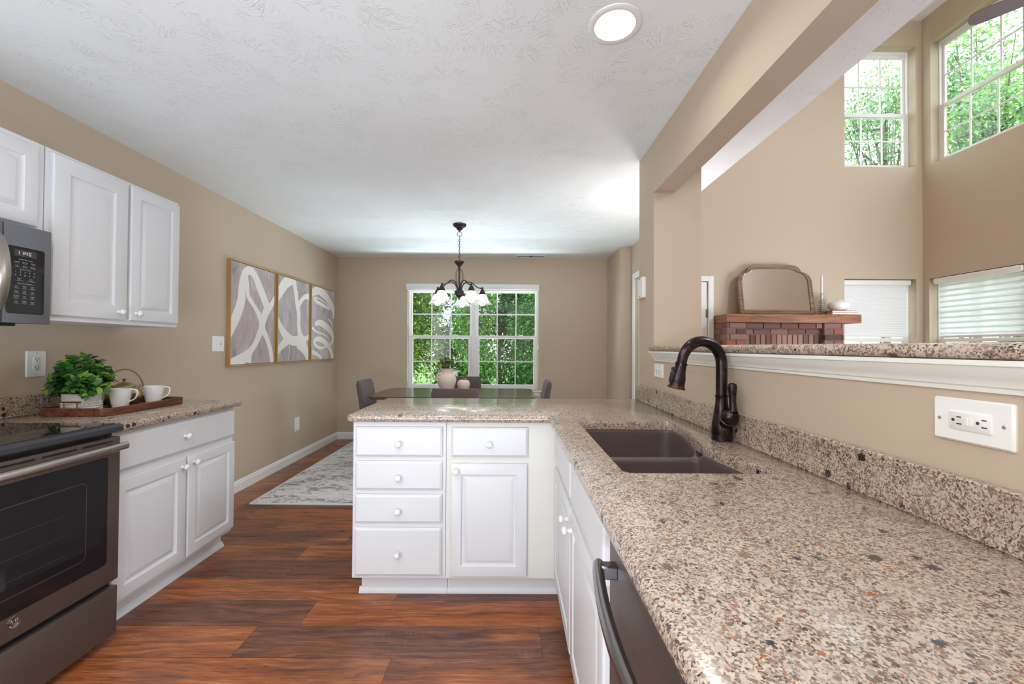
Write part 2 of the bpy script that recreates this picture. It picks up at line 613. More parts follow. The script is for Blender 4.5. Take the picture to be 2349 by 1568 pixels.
def leaf_mat(name, trans=0.4, rough=0.4):
    t = NT(name)
    at = t.n('ShaderNodeAttribute')
    at.attribute_name = 'Col'
    p = t.n('ShaderNodeBsdfPrincipled')
    p.inputs['Roughness'].default_value = rough
    t.l(at.outputs['Color'], p.inputs['Base Color'])
    tl = t.n('ShaderNodeBsdfTranslucent')
    t.l(t.mix(1.0, at.outputs['Color'], (1.2, 1.3, 0.6, 1), 'MULTIPLY'), tl.inputs[0])
    mx = t.n('ShaderNodeMixShader', i_0=trans)
    t.l(p.outputs[0], mx.inputs[1])
    t.l(tl.outputs[0], mx.inputs[2])
    t.l(mx.outputs[0], t.out.inputs[0])
    return t.m


MAT['leaf'] = leaf_mat('tree_leaf', 0.3)
MAT['house_leaf'] = leaf_mat('glossy_house_leaf', 0.2, 0.35)
MAT['bark'] = simple('grey_brown_bark', srgb(104, 88, 74), 0.9, nscale=30, nstr=0.6, ndist=0.02)
MAT['grass'] = simple('lawn', srgb(96, 124, 60), 0.95, vary=0.25)


def canvas_mat(name, seed, c):
    t = NT(name)
    v = t.vmath('ADD', t.obj(), (seed * 3.1, seed * 1.7, seed * 2.3))
    a = t.noise(t.mapping(v, (1, 5.5, 2.2)), 1.0, 5, 0.65, 1.2)
    b = t.noise(t.mapping(v, (1, 16, 4)), 1.0, 4, 0.7, 0.8)
    f = t.math('ADD', t.math('MULTIPLY', a, 0.65), t.math('MULTIPLY', b, 0.35))
    col = t.ramp(f, [(0.34, srgb(136, 130, 138)), (0.44, srgb(176, 166, 170)), (0.52, c), (0.60, srgb(204, 194, 192)), (0.70, srgb(212, 184, 176))])
    sp = t.math('MULTIPLY', t.math('SUBTRACT', t.noise(v, 5.0, 4, 0.7, 1.0), 0.60), 7.0, True)
    col = t.mix(t.math('MULTIPLY', sp, 0.5), col, srgb(212, 172, 158))
    t.bsdf(col, 0.75, 0, t.bump(b, 0.2, 0.002))
    return t.m


MAT['canvas1'] = canvas_mat('painted_canvas_mauve', 1, srgb(188, 170, 172))
MAT['canvas2'] = canvas_mat('painted_canvas_grey', 2, srgb(186, 174, 176))
MAT['canvas3'] = canvas_mat('painted_canvas_lilac', 3, srgb(194, 182, 186))
MAT['stroke'] = simple('white_paint_stroke', srgb(240, 235, 232), 0.6, vary=0.04)
MAT['fan'] = simple('grey_fan_blade', srgb(104, 92, 94), 0.5)
MAT['door_metal'] = simple('hinge_metal', srgb(120, 118, 116), 0.35, 0.9)

# ------------------------------------------------------------------ mesh builder


class MB:
    def __init__(self):
        self.v, self.f, self.mi, self.c = [], [], [], []
        self.m = 0
        self.col = (1, 1, 1, 1)

    def _add(self, vs, fs, fn=None):
        b = len(self.v)
        self.v.extend([tuple(p) for p in vs])
        for f in fs:
            self.f.append(tuple(i + b for i in f))
            self.mi.append(self.m)
            self.c.append(self.col)
        return self

    def box(self, x0, x1, y0, y1, z0, z1, bev=0.0, seg=1, xf=None):
        if bev <= 0:
            vs = [(x, y, z) for z in (z0, z1) for y in (y0, y1) for x in (x0, x1)]
            fs = [(0, 2, 3, 1), (4, 5, 7, 6), (0, 1, 5, 4), (2, 6, 7, 3), (0, 4, 6, 2), (1, 3, 7, 5)]
        else:
            bm = bmesh.new()
            bmesh.ops.create_cube(bm, size=1.0)
            for p in bm.verts:
                p.co = Vector(((x0 + x1) / 2 + p.co.x * (x1 - x0), (y0 + y1) / 2 + p.co.y * (y1 - y0), (z0 + z1) / 2 + p.co.z * (z1 - z0)))
            b = min(bev, abs(x1 - x0) * .49, abs(y1 - y0) * .49, abs(z1 - z0) * .49)
            bmesh.ops.bevel(bm, geom=list(bm.edges), offset=b, segments=seg, profile=0.5, affect='EDGES')
            bm.verts.index_update()
            vs = [p.co.copy() for p in bm.verts]
            fs = [tuple(q.index for q in f.verts) for f in bm.faces]
            bm.free()
        if xf is not None:
            vs = [xf @ Vector(p) for p in vs]
        return self._add(vs, fs)

    def grid(self, rows, closed=True, cap0=False, cap1=False):
        """rows: list of rings of equal length"""
        n = len(rows[0])
        vs = [p for r in rows for p in r]
        fs = []
        for i in range(len(rows) - 1):
            for j in range(n if closed else n - 1):
                k = (j + 1) % n
                fs.append((i * n + j, i * n + k, (i + 1) * n + k, (i + 1) * n + j))
        if cap0:
            fs.append(tuple(range(n - 1, -1, -1)))
        if cap1:
            b = (len(rows) - 1) * n
            fs.append(tuple(range(b, b + n)))
        return self._add(vs, fs)

    def lathe(self, prof, c=(0, 0, 0), seg=32, axis=None, cap0=True, cap1=True):
        """prof: (r, h) pairs along axis (default Z) from c"""
        if axis is None:
            U, V, A = Vector((1, 0, 0)), Vector((0, 1, 0)), Vector((0, 0, 1))
        else:
            A = Vector(axis).normalized()
            U = A.orthogonal().normalized()
            V = A.cross(U)
        c = Vector(c)
        rows = []
        for r, h in prof:
            r = max(r, 1e-5)
            rows.append([c + A * h + U * (r * math.cos(2 * PI * j / seg)) + V * (r * math.sin(2 * PI * j / seg)) for j in range(seg)])
        return self.grid(rows, True, cap0, cap1)

    def cyl(self, p0, p1, r, seg=20, r1=None):
        p0, p1 = Vector(p0), Vector(p1)
        L = (p1 - p0).length
        return self.lathe([(r, 0), (r if r1 is None else r1, L)], p0, seg, p1 - p0)

    def tube(self, pts, r, seg=10, closed=False, caps=True):
        pts = [Vector(p) for p in pts]
        n = len(pts)
        rs = r if isinstance(r, (list, tuple)) else [r] * n
        rows = []
        prevU = None
        for i, p in enumerate(pts):
            if closed:
                t = pts[(i + 1) % n] - pts[i - 1]
            else:
                t = pts[min(i + 1, n - 1)] - pts[max(i - 1, 0)]
            t.normalize()
            U = t.orthogonal().normalized() if prevU is None else (prevU - t * prevU.dot(t)).normalized()
            prevU = U
            V = t.cross(U)
            rows.append([p + U * (rs[i] * math.cos(2 * PI * j / seg)) + V * (rs[i] * math.sin(2 * PI * j / seg)) for j in range(seg)])
        if closed:
            rows.append(rows[0])
            return self.grid(rows, True)
        return self.grid(rows, True, caps, caps)

    def sphere(self, c, r, seg=20, rings=12, sz=1.0):
        prof = [(r * math.sin(PI * i / rings), -r * sz * math.cos(PI * i / rings)) for i in range(rings + 1)]
        return self.lathe(prof, c, seg, None, False, False)

    def prism(self, poly, lift, back, O=(0, 0, 0), U=(1, 0, 0), V=(0, 1, 0), N=(0, 0, 1)):
        O, U, V, N = Vector(O), Vector(U), Vector(V), Vector(N)
        a = [O + U * p[0] + V * p[1] + N * back for p in poly]
        b = [O + U * p[0] + V * p[1] + N * lift for p in poly]
        return self.grid([a, b], True, True, True)

    def loops(self, O, U, V, N, outline, steps, cap=True, back=True):
        """outline(inset)->list of (u,v); steps: (inset, height)"""
        O, U, V, N = Vector(O), Vector(U), Vector(V), Vector(N)
        rows = [[O + U * u + V * v + N * h for u, v in outline(i)] for i, h in steps]
        return self.grid(rows, True, back, cap)

    def holed(self, outer, holes, z, flip=False):
        """flat face with holes at height z"""
        bm = bmesh.new()
        edges = []
        for lp in [outer] + holes:
            vs = [bm.verts.new((p[0], p[1], z)) for p in lp]
            for i in range(len(vs)):
                edges.append(bm.edges.new((vs[i], vs[(i + 1) % len(vs)])))
        bmesh.ops.triangle_fill(bm, use_beauty=True, use_dissolve=False, edges=edges)
        bm.verts.index_update()
        vs = [p.co.copy() for p in bm.verts]
        fs = []
        for f in bm.faces:
            ids = [q.index for q in f.verts]
            if (f.normal.z < 0) != flip:
                ids.reverse()
            fs.append(tuple(ids))
        bm.free()
        return self._add(vs, fs)

    def build(self, name, mats, parent=None, smooth=35, off=None, fix=False):
        if not isinstance(mats, (list, tuple)):
            mats = [mats]
        o = off if off is not None else (origin_of(parent) if parent is not None else Vector((0, 0, 0)))
        me = bpy.data.meshes.new(name)
        me.from_pydata([(p[0] - o[0], p[1] - o[1], p[2] - o[2]) for p in self.v], [], self.f)
        for m in mats:
            me.materials.append(m if not isinstance(m, str) else MAT[m])
        me.polygons.foreach_set('material_index', self.mi)
        if any(c != (1, 1, 1, 1) for c in self.c):
            at = me.color_attributes.new('Col', 'FLOAT_COLOR', 'CORNER')
            buf = []
            for f, c in zip(self.f, self.c):
                buf.extend(list(c) * len(f))
            at.data.foreach_set('color', buf)
        me.update()
        if fix:
            bm = bmesh.new()
            bm.from_mesh(me)
            bmesh.ops.remove_doubles(bm, verts=bm.verts, dist=1e-5)
            bmesh.ops.recalc_face_normals(bm, faces=bm.faces)
            bm.to_mesh(me)
            bm.free()
        if smooth:
            me.polygons.foreach_set('use_smooth', [True] * len(me.polygons))
            me.set_sharp_from_angle(angle=math.radians(smooth))
        ob = bpy.data.objects.new(name, me)
        COL.objects.link(ob)
        if parent is not None:
            ob.parent = parent
        return ob


def origin_of(o):
    v = Vector((0, 0, 0))
    while o is not None:
        v = v + o.location
        o = o.parent
    return v


def tag(o, label=None, cat=None, group=None, kind=None):
    if label:
        o['label'] = label
    if cat:
        o['category'] = cat
    if group:
        o['group'] = group
    if kind:
        o['kind'] = kind
    return o


def thing(name, label, cat, loc, group=None):
    o = bpy.data.objects.new(name, None)
    o.empty_display_size = 0.05
    COL.objects.link(o)
    o.location = loc
    return tag(o, label, cat, group)


def kids(o):
    return [c for c in bpy.data.objects if c.parent == o]


def copy_tree(o, parent=None):
    c = o.copy()
    COL.objects.link(c)
    if parent is not None:
        c.parent = parent
        c.matrix_parent_inverse = o.matrix_parent_inverse.copy()
    for k in kids(o):
        if k is not c:
            copy_tree(k, c)
    return c


def struct(name, mb, mats, label=None, cat=None, smooth=0, parent=None):
    o = mb.build(name, mats, parent, smooth)
    if parent is None:
        tag(o, label, cat, None, 'structure')
    return o


def rect(w, h):
    def f(i):
        return [(i, i), (w - i, i), (w - i, h - i), (i, h - i)]
    return f


def rrect(w, h, r, seg=5):
    def f(i):
        rr = max(r - i, 0.0005)
        pts = []
        for cx, cy, a0 in ((w - r, r, -PI / 2), (w - r, h - r, 0), (r, h - r, PI / 2), (r, r, PI)):
            for k in range(seg + 1):
                a = a0 + PI / 2 * k / seg
                pts.append((cx + rr * math.cos(a), cy + rr * math.sin(a)))
        return pts
    return f


def inset_poly(poly, d):
    """mitred inset of a counter-clockwise polygon"""
    n = len(poly)
    out = []
    for i in range(n):
        p0, p1, p2 = Vector(poly[i - 1]), Vector(poly[i]), Vector(poly[(i + 1) % n])
        a = (p1 - p0).normalized()
        b = (p2 - p1).normalized()
        na = Vector((-a.y, a.x))
        nb = Vector((-b.y, b.x))
        m = (na + nb)
        if m.length < 1e-6:
            m = na
        m.normalize()
        k = d / max(0.3, m.dot(na))
        out.append((p1.x + m.x * k, p1.y + m.y * k))
    return out


def round_poly(poly, radii, seg=5):
    n = len(poly)
    out = []
    for i in range(n):
        r = radii[i] if isinstance(radii, (list, tuple)) else radii
        p0, p1, p2 = Vector(poly[i - 1]), Vector(poly[i]), Vector(poly[(i + 1) % n])
        if r <= 0:
            out.append(tuple(p1))
            continue
        a = (p0 - p1).normalized()
        b = (p2 - p1).normalized()
        s, e = p1 + a * r, p1 + b * r
        for k in range(seg + 1):
            t = k / seg
            q = s * (1 - t) ** 2 + p1 * 2 * t * (1 - t) + e * t ** 2
            out.append(tuple(q))
    return out


def text_mesh(mb, s, size, O, U, V, N, align='CENTER', depth=0.0004):
    cu = bpy.data.curves.new('t', 'FONT')
    cu.body = s
    cu.size = size
    cu.align_x = align
    cu.align_y = 'CENTER'
    cu.resolution_u = 2
    ob = bpy.data.objects.new('t', cu)
    COL.objects.link(ob)
    me = bpy.data.meshes.new_from_object(ob)
    O, U, V, N = Vector(O), Vector(U), Vector(V), Vector(N)
    vs = [O + U * p.co.x + V * p.co.y + N * depth for p in me.vertices]
    fs = [tuple(p.vertices) for p in me.polygons]
    bpy.data.objects.remove(ob)
    bpy.data.curves.remove(cu)
    bpy.data.meshes.remove(me)
    mb._add(vs, fs)


X, Y, Z = Vector((1, 0, 0)), Vector((0, 1, 0)), Vector((0, 0, 1))

# ------------------------------------------------------------------ layout numbers (metres)
XL = -2.325       # left wall
YB = 5.56         # dining room end wall
ZC = 2.445        # kitchen and dining ceiling
XR = 0.825        # kitchen side of the half wall
XR2 = 0.945       # far side of the half wall
ZH = 2.145        # underside of the header
YJ = 2.37         # opening jamb
YW = 2.64         # end of the kitchen right wall
XLOFT = 1.45
GX, GY, GZ = 5.03, 5.0, 5.29   # family room right wall, end wall, ceiling
YK = -2.6         # wall behind the viewer
ZT = 0.915        # right worktop
ZTL = 0.905       # left worktop

# ------------------------------------------------------------------ setting
random.seed(4)
mb = MB()
PW, PL = 0.187, 1.25
joint = {0: -0.56, -1: -0.936, -2: 0.137, -3: -0.469}
tones = {(0, 'L'): 0.75, (0, 'R'): 0.1, (-1, 'L'): 0.15, (-1, 'R'): 0.85, (-2, 'L'): 0.7, (-2, 'M'): 0.22, (-2, 'R'): 0.3,
         (-3, 'L'): 0.72, (-3, 'R'): 0.48}
row = -26
while 2.039 + row * PW < 5.7:
    y0 = 2.039 + row * PW
    y1 = y0 + PW
    x1 = 5.6
    j = joint.get(row, random.uniform(0, PL))
    x = j - PL * math.ceil((j + 2.6) / PL)
    while x < x1:
        xa, xb = x, x + PL
        tone = random.choice((0.15, 0.25, 0.4, 0.55, 0.6, 0.7, 0.8))
        if row == 0:
            tone = 0.78 if xb <= -0.5 else 0.12
        elif row == -1:
            tone = 0.86 if xa > -1.0 else 0.16
        elif row == -2:
            tone = 0.74 if xb < -1.0 else (0.2 if xa < 0 else 0.3)
        elif row == -3:
            tone = 0.76 if xb < -0.4 else 0.5
        elif row == 1:
            tone = 0.2
        elif row == 2:
            tone = 0.62
        elif row == 3:
            tone = 0.3
        r = random.random()
        e = 0.0011
        mb.col = (tone, r, 0, 1)
        mb._add([(xa + e, y0 + e, 0), (xb - e, y0 + e, 0), (xb - e, y1 - e, 0), (xa + e, y1 - e, 0)], [(0, 1, 2, 3)])
        mb.col = (tone, r, 1, 1)
        mb._add([(xa, y0, 0), (xb, y0, 0), (xb, y1, 0), (xa, y1, 0), (xa + e, y0 + e, 0), (xb - e, y0 + e, 0), (xb - e, y1 - e, 0), (xa + e, y1 - e, 0)],
                [(0, 1, 5, 4), (1, 2, 6, 5), (2, 3, 7, 6), (3, 0, 4, 7)])
        x += PL
    row += 1
mb.col = (0.5, 0.5, 1, 1)
mb.box(XL - 0.15, GX + 0.2, YK - 0.15, YB + 0.25, -0.12, -0.004)
struct('floor', mb, MAT['floor'], 'reddish brown wood plank floor running across the kitchen and dining area', 'floor')

mb = MB()
mb.box(XL - 0.15, XR2 + 0.0, YK - 0.15, YB + 0.25, ZC, ZC + 0.28)
mb.box(XR2, XLOFT, YK - 0.15, YB + 0.25, ZC, ZC + 0.28)
struct('ceiling', mb, MAT['ceiling'], 'white stomp-textured ceiling over the kitchen and dining area', 'ceiling')
mb = MB()
mb.box(XLOFT - 0.15, GX + 0.3, YK - 0.15, GY + 0.3, GZ, GZ + 0.15)
struct('ceiling', mb, MAT['smooth_white'], 'high white ceiling of the two-storey family room', 'ceiling')

mb = MB()
mb.box(XL - 0.13, XL, YK - 0.13, YB + 0.13, 0, ZC)
struct('wall_left', mb, MAT['wall'], 'long beige left wall behind the range, cabinets and the three canvases', 'wall')


def wall_with_holes(plane, fixed, thick, a0, a1, z0, z1, holes):
    """plane 'Y': wall at y=fixed..fixed+thick spanning x; 'X' likewise; holes (a0,a1,z0,z1)"""
    m = MB()

    def bx(aa, ab, za, zb):
        if ab - aa < 1e-4 or zb - za < 1e-4:
            return
        if plane == 'Y':
            m.box(aa, ab, fixed, fixed + thick, za, zb)
        else:
            m.box(fixed, fixed + thick, aa, ab, za, zb)
    cuts = sorted(set([a0, a1] + [h[0] for h in holes] + [h[1] for h in holes]))
    for i in range(len(cuts) - 1):
        ca, cb = cuts[i], cuts[i + 1]
        mid = (ca + cb) / 2
        hs = sorted([h for h in holes if h[0] < mid < h[1]], key=lambda h: h[2])
        z = z0
        for h in hs:
            bx(ca, cb, z, h[2])
            z = h[3]
        bx(ca, cb, z, z1)
    return m


W1 = (-1.392, 0.376, 0.665, 2.05)            # dining window opening
struct('wall_back', wall_with_holes('Y', YB, 0.16, XL - 0.13, 1.45, 0, ZC, [W1]), MAT['wall'],
       'beige dining room end wall around the double window', 'wall')
mb = MB()
mb.box(1.30, 1.45, 4.88, YB, 0, ZC)
mb.box(1.42, 1.54, 3.35, 3.86, 0, ZC)
mb.box(1.42, 1.54, 4.68, 4.88, 0, ZC)
mb.box(1.42, 1.54, 3.86, 4.68, 2.04, ZC)
mb.box(1.45, 1.54, 4.88, GY, 0, ZC)
mb.box(1.45, 1.60, GY, YB, 0, ZC)
struct('wall_dining_right', mb, MAT['wall'], 'narrow beige wall right of the dining room with a stepped corner', 'wall')

mb = MB()
mb.box(XR, XR2, YK, YJ, 0, 1.215)             # half wall
mb.box(XR, XR2, YK, YJ, ZH, ZC)               # header
mb.box(XR, 1.10, YJ, YW, 0, ZC)               # pier
struct('wall_right', mb, MAT['wall'], 'beige kitchen half wall, pier and header around the pass-through opening', 'wall')

HUP = (4.08, 4.957, 3.477, 4.975)
HLO = (4.068, 4.95, 0.70, 2.105)
struct('wall_fireplace', wall_with_holes('Y', GY, 0.2, XLOFT, GX + 0.2, 0, GZ, [HUP, HLO, (1.56, 2.40, 0, 2.06)]), MAT['wall'],
       'tall pinkish beige family room wall behind the mantel mirror', 'wall')
RUP = (4.0, 4.895, 3.468, 4.945)
RLO = (4.01, 4.925, 0.70, 2.098)
struct('wall_family_right', wall_with_holes('X', GX, 0.2, YK, GY, 0, GZ, [RUP, RLO]), MAT['wall'],
       'tall beige family room side wall with stacked windows', 'wall')
mb = MB()
mb.box(XLOFT - 0.14, XLOFT, YK, GY + 0.2, ZC + 0.28, GZ)
struct('wall_loft', mb, MAT['wall'], 'beige upper wall over the kitchen ceiling edge', 'wall')
mb = MB()
mb.box(XL - 0.13, GX + 0.2, YK - 0.15, YK, 0, ZC)
mb.box(XLOFT, GX + 0.2, YK - 0.15, YK, ZC, GZ)
struct('wall_front', mb, MAT['wall'], 'beige wall behind the viewer', 'wall')

# baseboards


def baseboard(name, p0, p1, nrm, label, h=0.095, t=0.014):
    p0, p1, nrm = Vector(p0), Vector(p1), Vector(nrm)
    u = (p1 - p0)
    prof = [(0, 0), (t, 0), (t, h * 0.72), (t * 0.75, h * 0.78), (t * 0.6, h * 0.93), (t * 0.25, h), (0, h)]
    m = MB()
    a = [p0 + nrm * x + Z * z for x, z in prof]
    b = [p1 + nrm * x + Z * z for x, z in prof]
    m.grid([a, b], True, True, True)
    return struct(name, m, MAT['trim'], label, 'baseboard')


baseboard('baseboard_left', (XL, 2.62, 0), (XL, YB, 0), X, 'white baseboard along the left wall beside the rug')
baseboard('baseboard_back', (XL, YB, 0), (1.30, YB, 0), -Y, 'white baseboard under the dining window wall')
baseboard('baseboard_right', (1.30, 4.88, 0), (1.30, YB, 0), -X, 'white baseboard on the short stepped wall right of the dining room')

# moulding under the raised bar
prof = [(0.0, 0.050), (0.012, 0.050), (0.016, 0.042), (0.020, 0.030), (0.030, 0.018), (0.046, 0.006), (0.058, -0.004), (0.064, -0.006), (0.064, -0.018), (0.0, -0.018)]
ZM = 1.222
pr = [(0.0, 1.172), (0.010, 1.172), (0.012, 1.180), (0.020, 1.183), (0.022, 1.189), (0.032, 1.196), (0.048, 1.206), (0.058, 1.217), (0.066, 1.219), (0.066, 1.228), (0.0, 1.228)]
mb = MB()
ye = YJ - 0.02
rows = []
for y, sgn in ((-1.2, 0), (1, 1)):
    rows.append([Vector((XR - x * 0.48, (y if sgn == 0 else YJ - 0.034 + x * 0.48), z)) for x, z in pr])
mb.grid(rows, True, True, True)
struct('trim_1', mb, MAT['mould'], 'off-white crown moulding under the raised granite bar', 'moulding', smooth=30)

# ------------------------------------------------------------------ windows


def window(name, O, U, N, w, h, cols, rows_u, rows_l, rail=0.5, cat_label='', fr=0.020, su=0.024, sl=0.042):
    """double-hung sash; O lower-left inside corner in the window plane, N points into the room"""
    U, N = Vector(U), Vector(N)
    t = bpy.data.objects.new(name, None)
    COL.objects.link(t)
    t.location = O
    tag(t, cat_label, 'window', None, 'structure')
    O = Vector(O)

    def bar(m, u0, u1, v0, v1, n0, n1, bev=0.0):
        P = [O + U * u + Z * v + N * n for u in (u0, u1) for v in (v0, v1) for n in (n0, n1)]
        xs = [p.x for p in P]
        ys = [p.y for p in P]
        zs = [p.z for p in P]
        m.box(min(xs), max(xs), min(ys), max(ys), min(zs), max(zs), bev)
    m = MB()
    for a in ((0, fr, 0, h), (w - fr, w, 0, h), (fr, w - fr, 0, fr), (fr, w - fr, h - fr, h)):
        bar(m, a[0], a[1], a[2], a[3], -0.06, 0.02, 0.003)
    m.build('frame', 'vinyl', t)
    hr = h * rail
    for nm, v0, v1, n0, nr in (('upper_sash', hr - 0.012, h - fr, -0.045, rows_u), ('lower_sash', fr, hr + 0.03, -0.015, rows_l)):
        s = MB()
        u0, u1 = fr, w - fr
        st = su if nm == 'upper_sash' else sl
        bot = 0.05 if nm == 'lower_sash' else 0.04
        bar(s, u0, u0 + st, v0, v1, n0, n0 + 0.028, 0.002)
        bar(s, u1 - st, u1, v0, v1, n0, n0 + 0.028, 0.002)
        bar(s, u0 + st, u1 - st, v0, v0 + bot, n0, n0 + 0.028, 0.002)
        bar(s, u0 + st, u1 - st, v1 - 0.042, v1, n0, n0 + 0.028, 0.002)
        so = s.build(nm, 'vinyl', t)
        g = MB()
        bar(g, u0 + st - 0.004, u1 - st + 0.004, v0 + bot - 0.004, v1 - 0.038, n0 + 0.012, n0 + 0.016)
        g.build('pane', 'glass', so, 0)
        q = MB()
        iu0, iu1, iv0, iv1 = u0 + st, u1 - st, v0 + bot, v1 - 0.042
        for k in range(1, cols):
            c = iu0 + (iu1 - iu0) * k / cols
            bar(q, c - 0.008, c + 0.008, iv0, iv1, n0 + 0.009, n0 + 0.019)
        for k in range(1, nr):
            c = iv0 + (iv1 - iv0) * k / nr
            bar(q, iu0, iu1, c - 0.008, c + 0.008, n0 + 0.0085, n0 + 0.0195)
        q.build('grille', 'vinyl', so, 0)
    lk = MB()
    for fct in (0.27, 0.73):
        c = w * fct
        bar(lk, c - 0.03, c + 0.03, hr + 0.03, hr + 0.04, -0.012, 0.012, 0.004)
    lk.build('sash_lock', 'vinyl', t)
    return t


wmid = -0.500
window('window_1', (W1[0], YB + 0.07, W1[2]), X, -Y, wmid - 0.012 - W1[0], W1[3] - W1[2], 3, 2, 2, 0.51,
       'left half of the dining window with white grilles, trees beyond')
window('window_2', (wmid + 0.012, YB + 0.07, W1[2]), X, -Y, W1[1] - wmid - 0.012, W1[3] - W1[2], 3, 2, 2, 0.51,
       'right half of the dining window with white grilles, trees beyond')
mb = MB()
mb.box(wmid - 0.03, wmid + 0.03, YB + 0.035, YB + 0.12, W1[2], W1[3], 0.003)
struct('trim_2', mb, MAT['vinyl'], 'white mullion post between the two dining sashes', 'trim')
mb = MB()
mb.box(W1[0] - 0.02, W1[1] + 0.045, YB - 0.03, YB + 0.05, W1[2] - 0.022, W1[2], 0.005)
mb.box(W1[0] - 0.01, W1[1] + 0.02, YB - 0.012, YB, W1[2] - 0.075, W1[2] - 0.022, 0.003)
struct('trim_3', mb, MAT['trim'], 'white sill and apron below the dining window', 'window sill')

window('window_3', (HUP[0] - 0.02, GY + 0.12, HUP[2]), X, -Y, HUP[1] - HUP[0] + 0.03, HUP[3] - HUP[2], 3, 2, 2, 0.46,
       'upper window on the fireplace wall, pale trees outside')
window('window_4', (HLO[0] - 0.02, GY + 0.12, HLO[2]), X, -Y, HLO[1] - HLO[0] + 0.03, HLO[3] - HLO[2], 3, 2, 2, 0.465,
       'lower window on the fireplace wall behind the closed white shade')
window('window_5', (GX + 0.12, RUP[1] + 0.01, RUP[2]), -Y, -X, RUP[1] - RUP[0] + 0.03, RUP[3] - RUP[2], 3, 2, 2, 0.46,
       'upper window on the family room side wall, tree leaves outside')
window('window_6', (GX + 0.12, RLO[1] + 0.01, RLO[2]), -Y, -X, RLO[1] - RLO[0] + 0.03, RLO[3] - RLO[2], 3, 2, 2, 0.465,
       'lower window on the family room side wall behind the sheer shade')

# dining shade, rolled up into its cassette
t = thing('window_shade', 'white shade cassette rolled up at the top of the dining window', 'shade', (-0.508, YB - 0.03, 2.015))
mb = MB()
mb.box(-1.398, 0.384, YB - 0.075, YB - 0.001, 2.012, 2.086, 0.010, 3)
mb.build('cassette', 'trim', t)
mb = MB()
mb.box(-1.375, 0.36, YB - 0.05, YB - 0.02, 1.996, 2.012, 0.004)
mb.build('bottom_rail', 'vinyl', t, 0)
mb = MB()
pts = [(0.372, YB - 0.045, 2.02), (0.374, YB - 0.03, 1.6), (0.372, YB - 0.02, 1.26)]
mb.tube(pts, 0.0022, 6)
mb.lathe([(0.002, 0), (0.010, 0.006), (0.010, 0.028), (0.006, 0.045), (0.002, 0.05)], (0.372, YB - 0.02, 1.22), 10)
mb.build('pull_cord', 'wax', t)

# closed white shade on the fireplace wall
t = thing('window_shade', 'closed white pleated shade beside the mantel on the fireplace wall', 'shade', (4.5, GY + 0.07, 1.39))
mb = MB()
mb.box(HLO[0] + 0.002, HLO[1] - 0.04, GY + 0.012, GY + 0.085, 2.03, 2.098, 0.022, 3)
mb.build('cassette', 'trim', t)
mb = MB()
rows = []
zz0, zz1, npl = 1.42, 2.035, 21
for k in range(npl * 2 + 1):
    z = zz1 - (zz1 - zz0) * k / (npl * 2)
    y = GY + 0.05 + (0.0055 if k % 2 else -0.0055)
    rows.append([Vector((HLO[0] + 0.005, y, z)), Vector((HLO[1] - 0.075, y, z))])
mb.grid(rows, False)
mb.build('pleated_fabric', 'shade', t, 0)
mb = MB()
mb.box(HLO[0] + 0.005, HLO[1] - 0.075, GY + 0.036, GY + 0.064, 1.395, 1.422, 0.005)
mb.build('bottom_rail', 'trim', t, 0)

# sheer shade on the side wall
t = thing('window_shade', 'sheer banded shade glowing in the lower side-wall window', 'shade', (GX + 0.05, 4.46, 1.39))
mb = MB()
mb.box(GX - 0.012, GX + 0.075, RLO[0] + 0.004, RLO[1] - 0.045, 2.022, 2.092, 0.022, 3)
mb.build('cassette', 'trim', t)
mb = MB()
mb.box(GX + 0.030, GX + 0.0304, RLO[0] + 0.01, RLO[1] - 0.09, 1.41, 2.03)
mb.build('sheer_fabric', 'sheer', t, 0)
for k in range(10):
    z = 1.425 + k * 0.062
    mb = MB()
    xa = GX + 0.034
    rows = [[Vector((xa + 0.006 * math.sin(PI * q / 4), y, z + 0.026 * q / 4)) for q in range(5)] for y in (RLO[0] + 0.01, RLO[1] - 0.09)]
    mb.grid(rows, False)
    mb.build('vane', 'vane', t, 60)
mb = MB()
mb.box(GX + 0.018, GX + 0.045, RLO[0] + 0.01, RLO[1] - 0.09, 1.385, 1.412, 0.005)
mb.build('bottom_rail', 'trim', t, 0)

# ------------------------------------------------------------------ doors
def casing(m, O, U, N, w, h, cw=0.065, t=0.018):
    O, U, N = Vector(O), Vector(U), Vector(N)

    def bx(u0, u1, v0, v1, n1):
        P = [O + U * u + Z * v + N * n for u in (u0, u1) for v in (v0, v1) for n in (0, n1)]
        m.box(min(p.x for p in P), max(p.x for p in P), min(p.y for p in P), max(p.y for p in P), min(p.z for p in P), max(p.z for p in P), 0.004)
    bx(-cw, 0, 0, h + cw, t)
    bx(w, w + cw, 0, h + cw, t)
    bx(0, w, h, h + cw, t)


d1 = bpy.data.objects.new('door_1', None)
COL.objects.link(d1)
d1.location = (1.56, GY, 0)
tag(d1, 'white entry door edge beside the fireplace, just past the pier', 'door', None, 'structure')
mb = MB()
casing(mb, (1.56, GY, 0), X, -Y, 0.84, 2.06)
mb.build('door_casing', 'trim', d1, 0)
mb = MB()
mb.box(1.568, 2.385, GY - 0.002, GY + 0.040, 0.01, 2.05, 0.003)
for z0, z1 in ((0.2, 0.9), (1.05, 1.85)):
    for x0 in (1.66, 2.02):
        mb.box(x0, x0 + 0.27, GY - 0.006, GY + 0.002, z0, z1, 0.004)
mb.build('door_slab', 'trim', d1, 0)
mb = MB()
for z in (0.3, 1.1, 1.62):
    mb.box(2.372, 2.396, GY - 0.006, GY + 0.004, z, z + 0.10, 0.002)
    mb.cyl((2.390, GY - 0.008, z - 0.004), (2.390, GY - 0.008, z + 0.104), 0.006, 10)
mb.build('hinge', 'door_metal', d1)

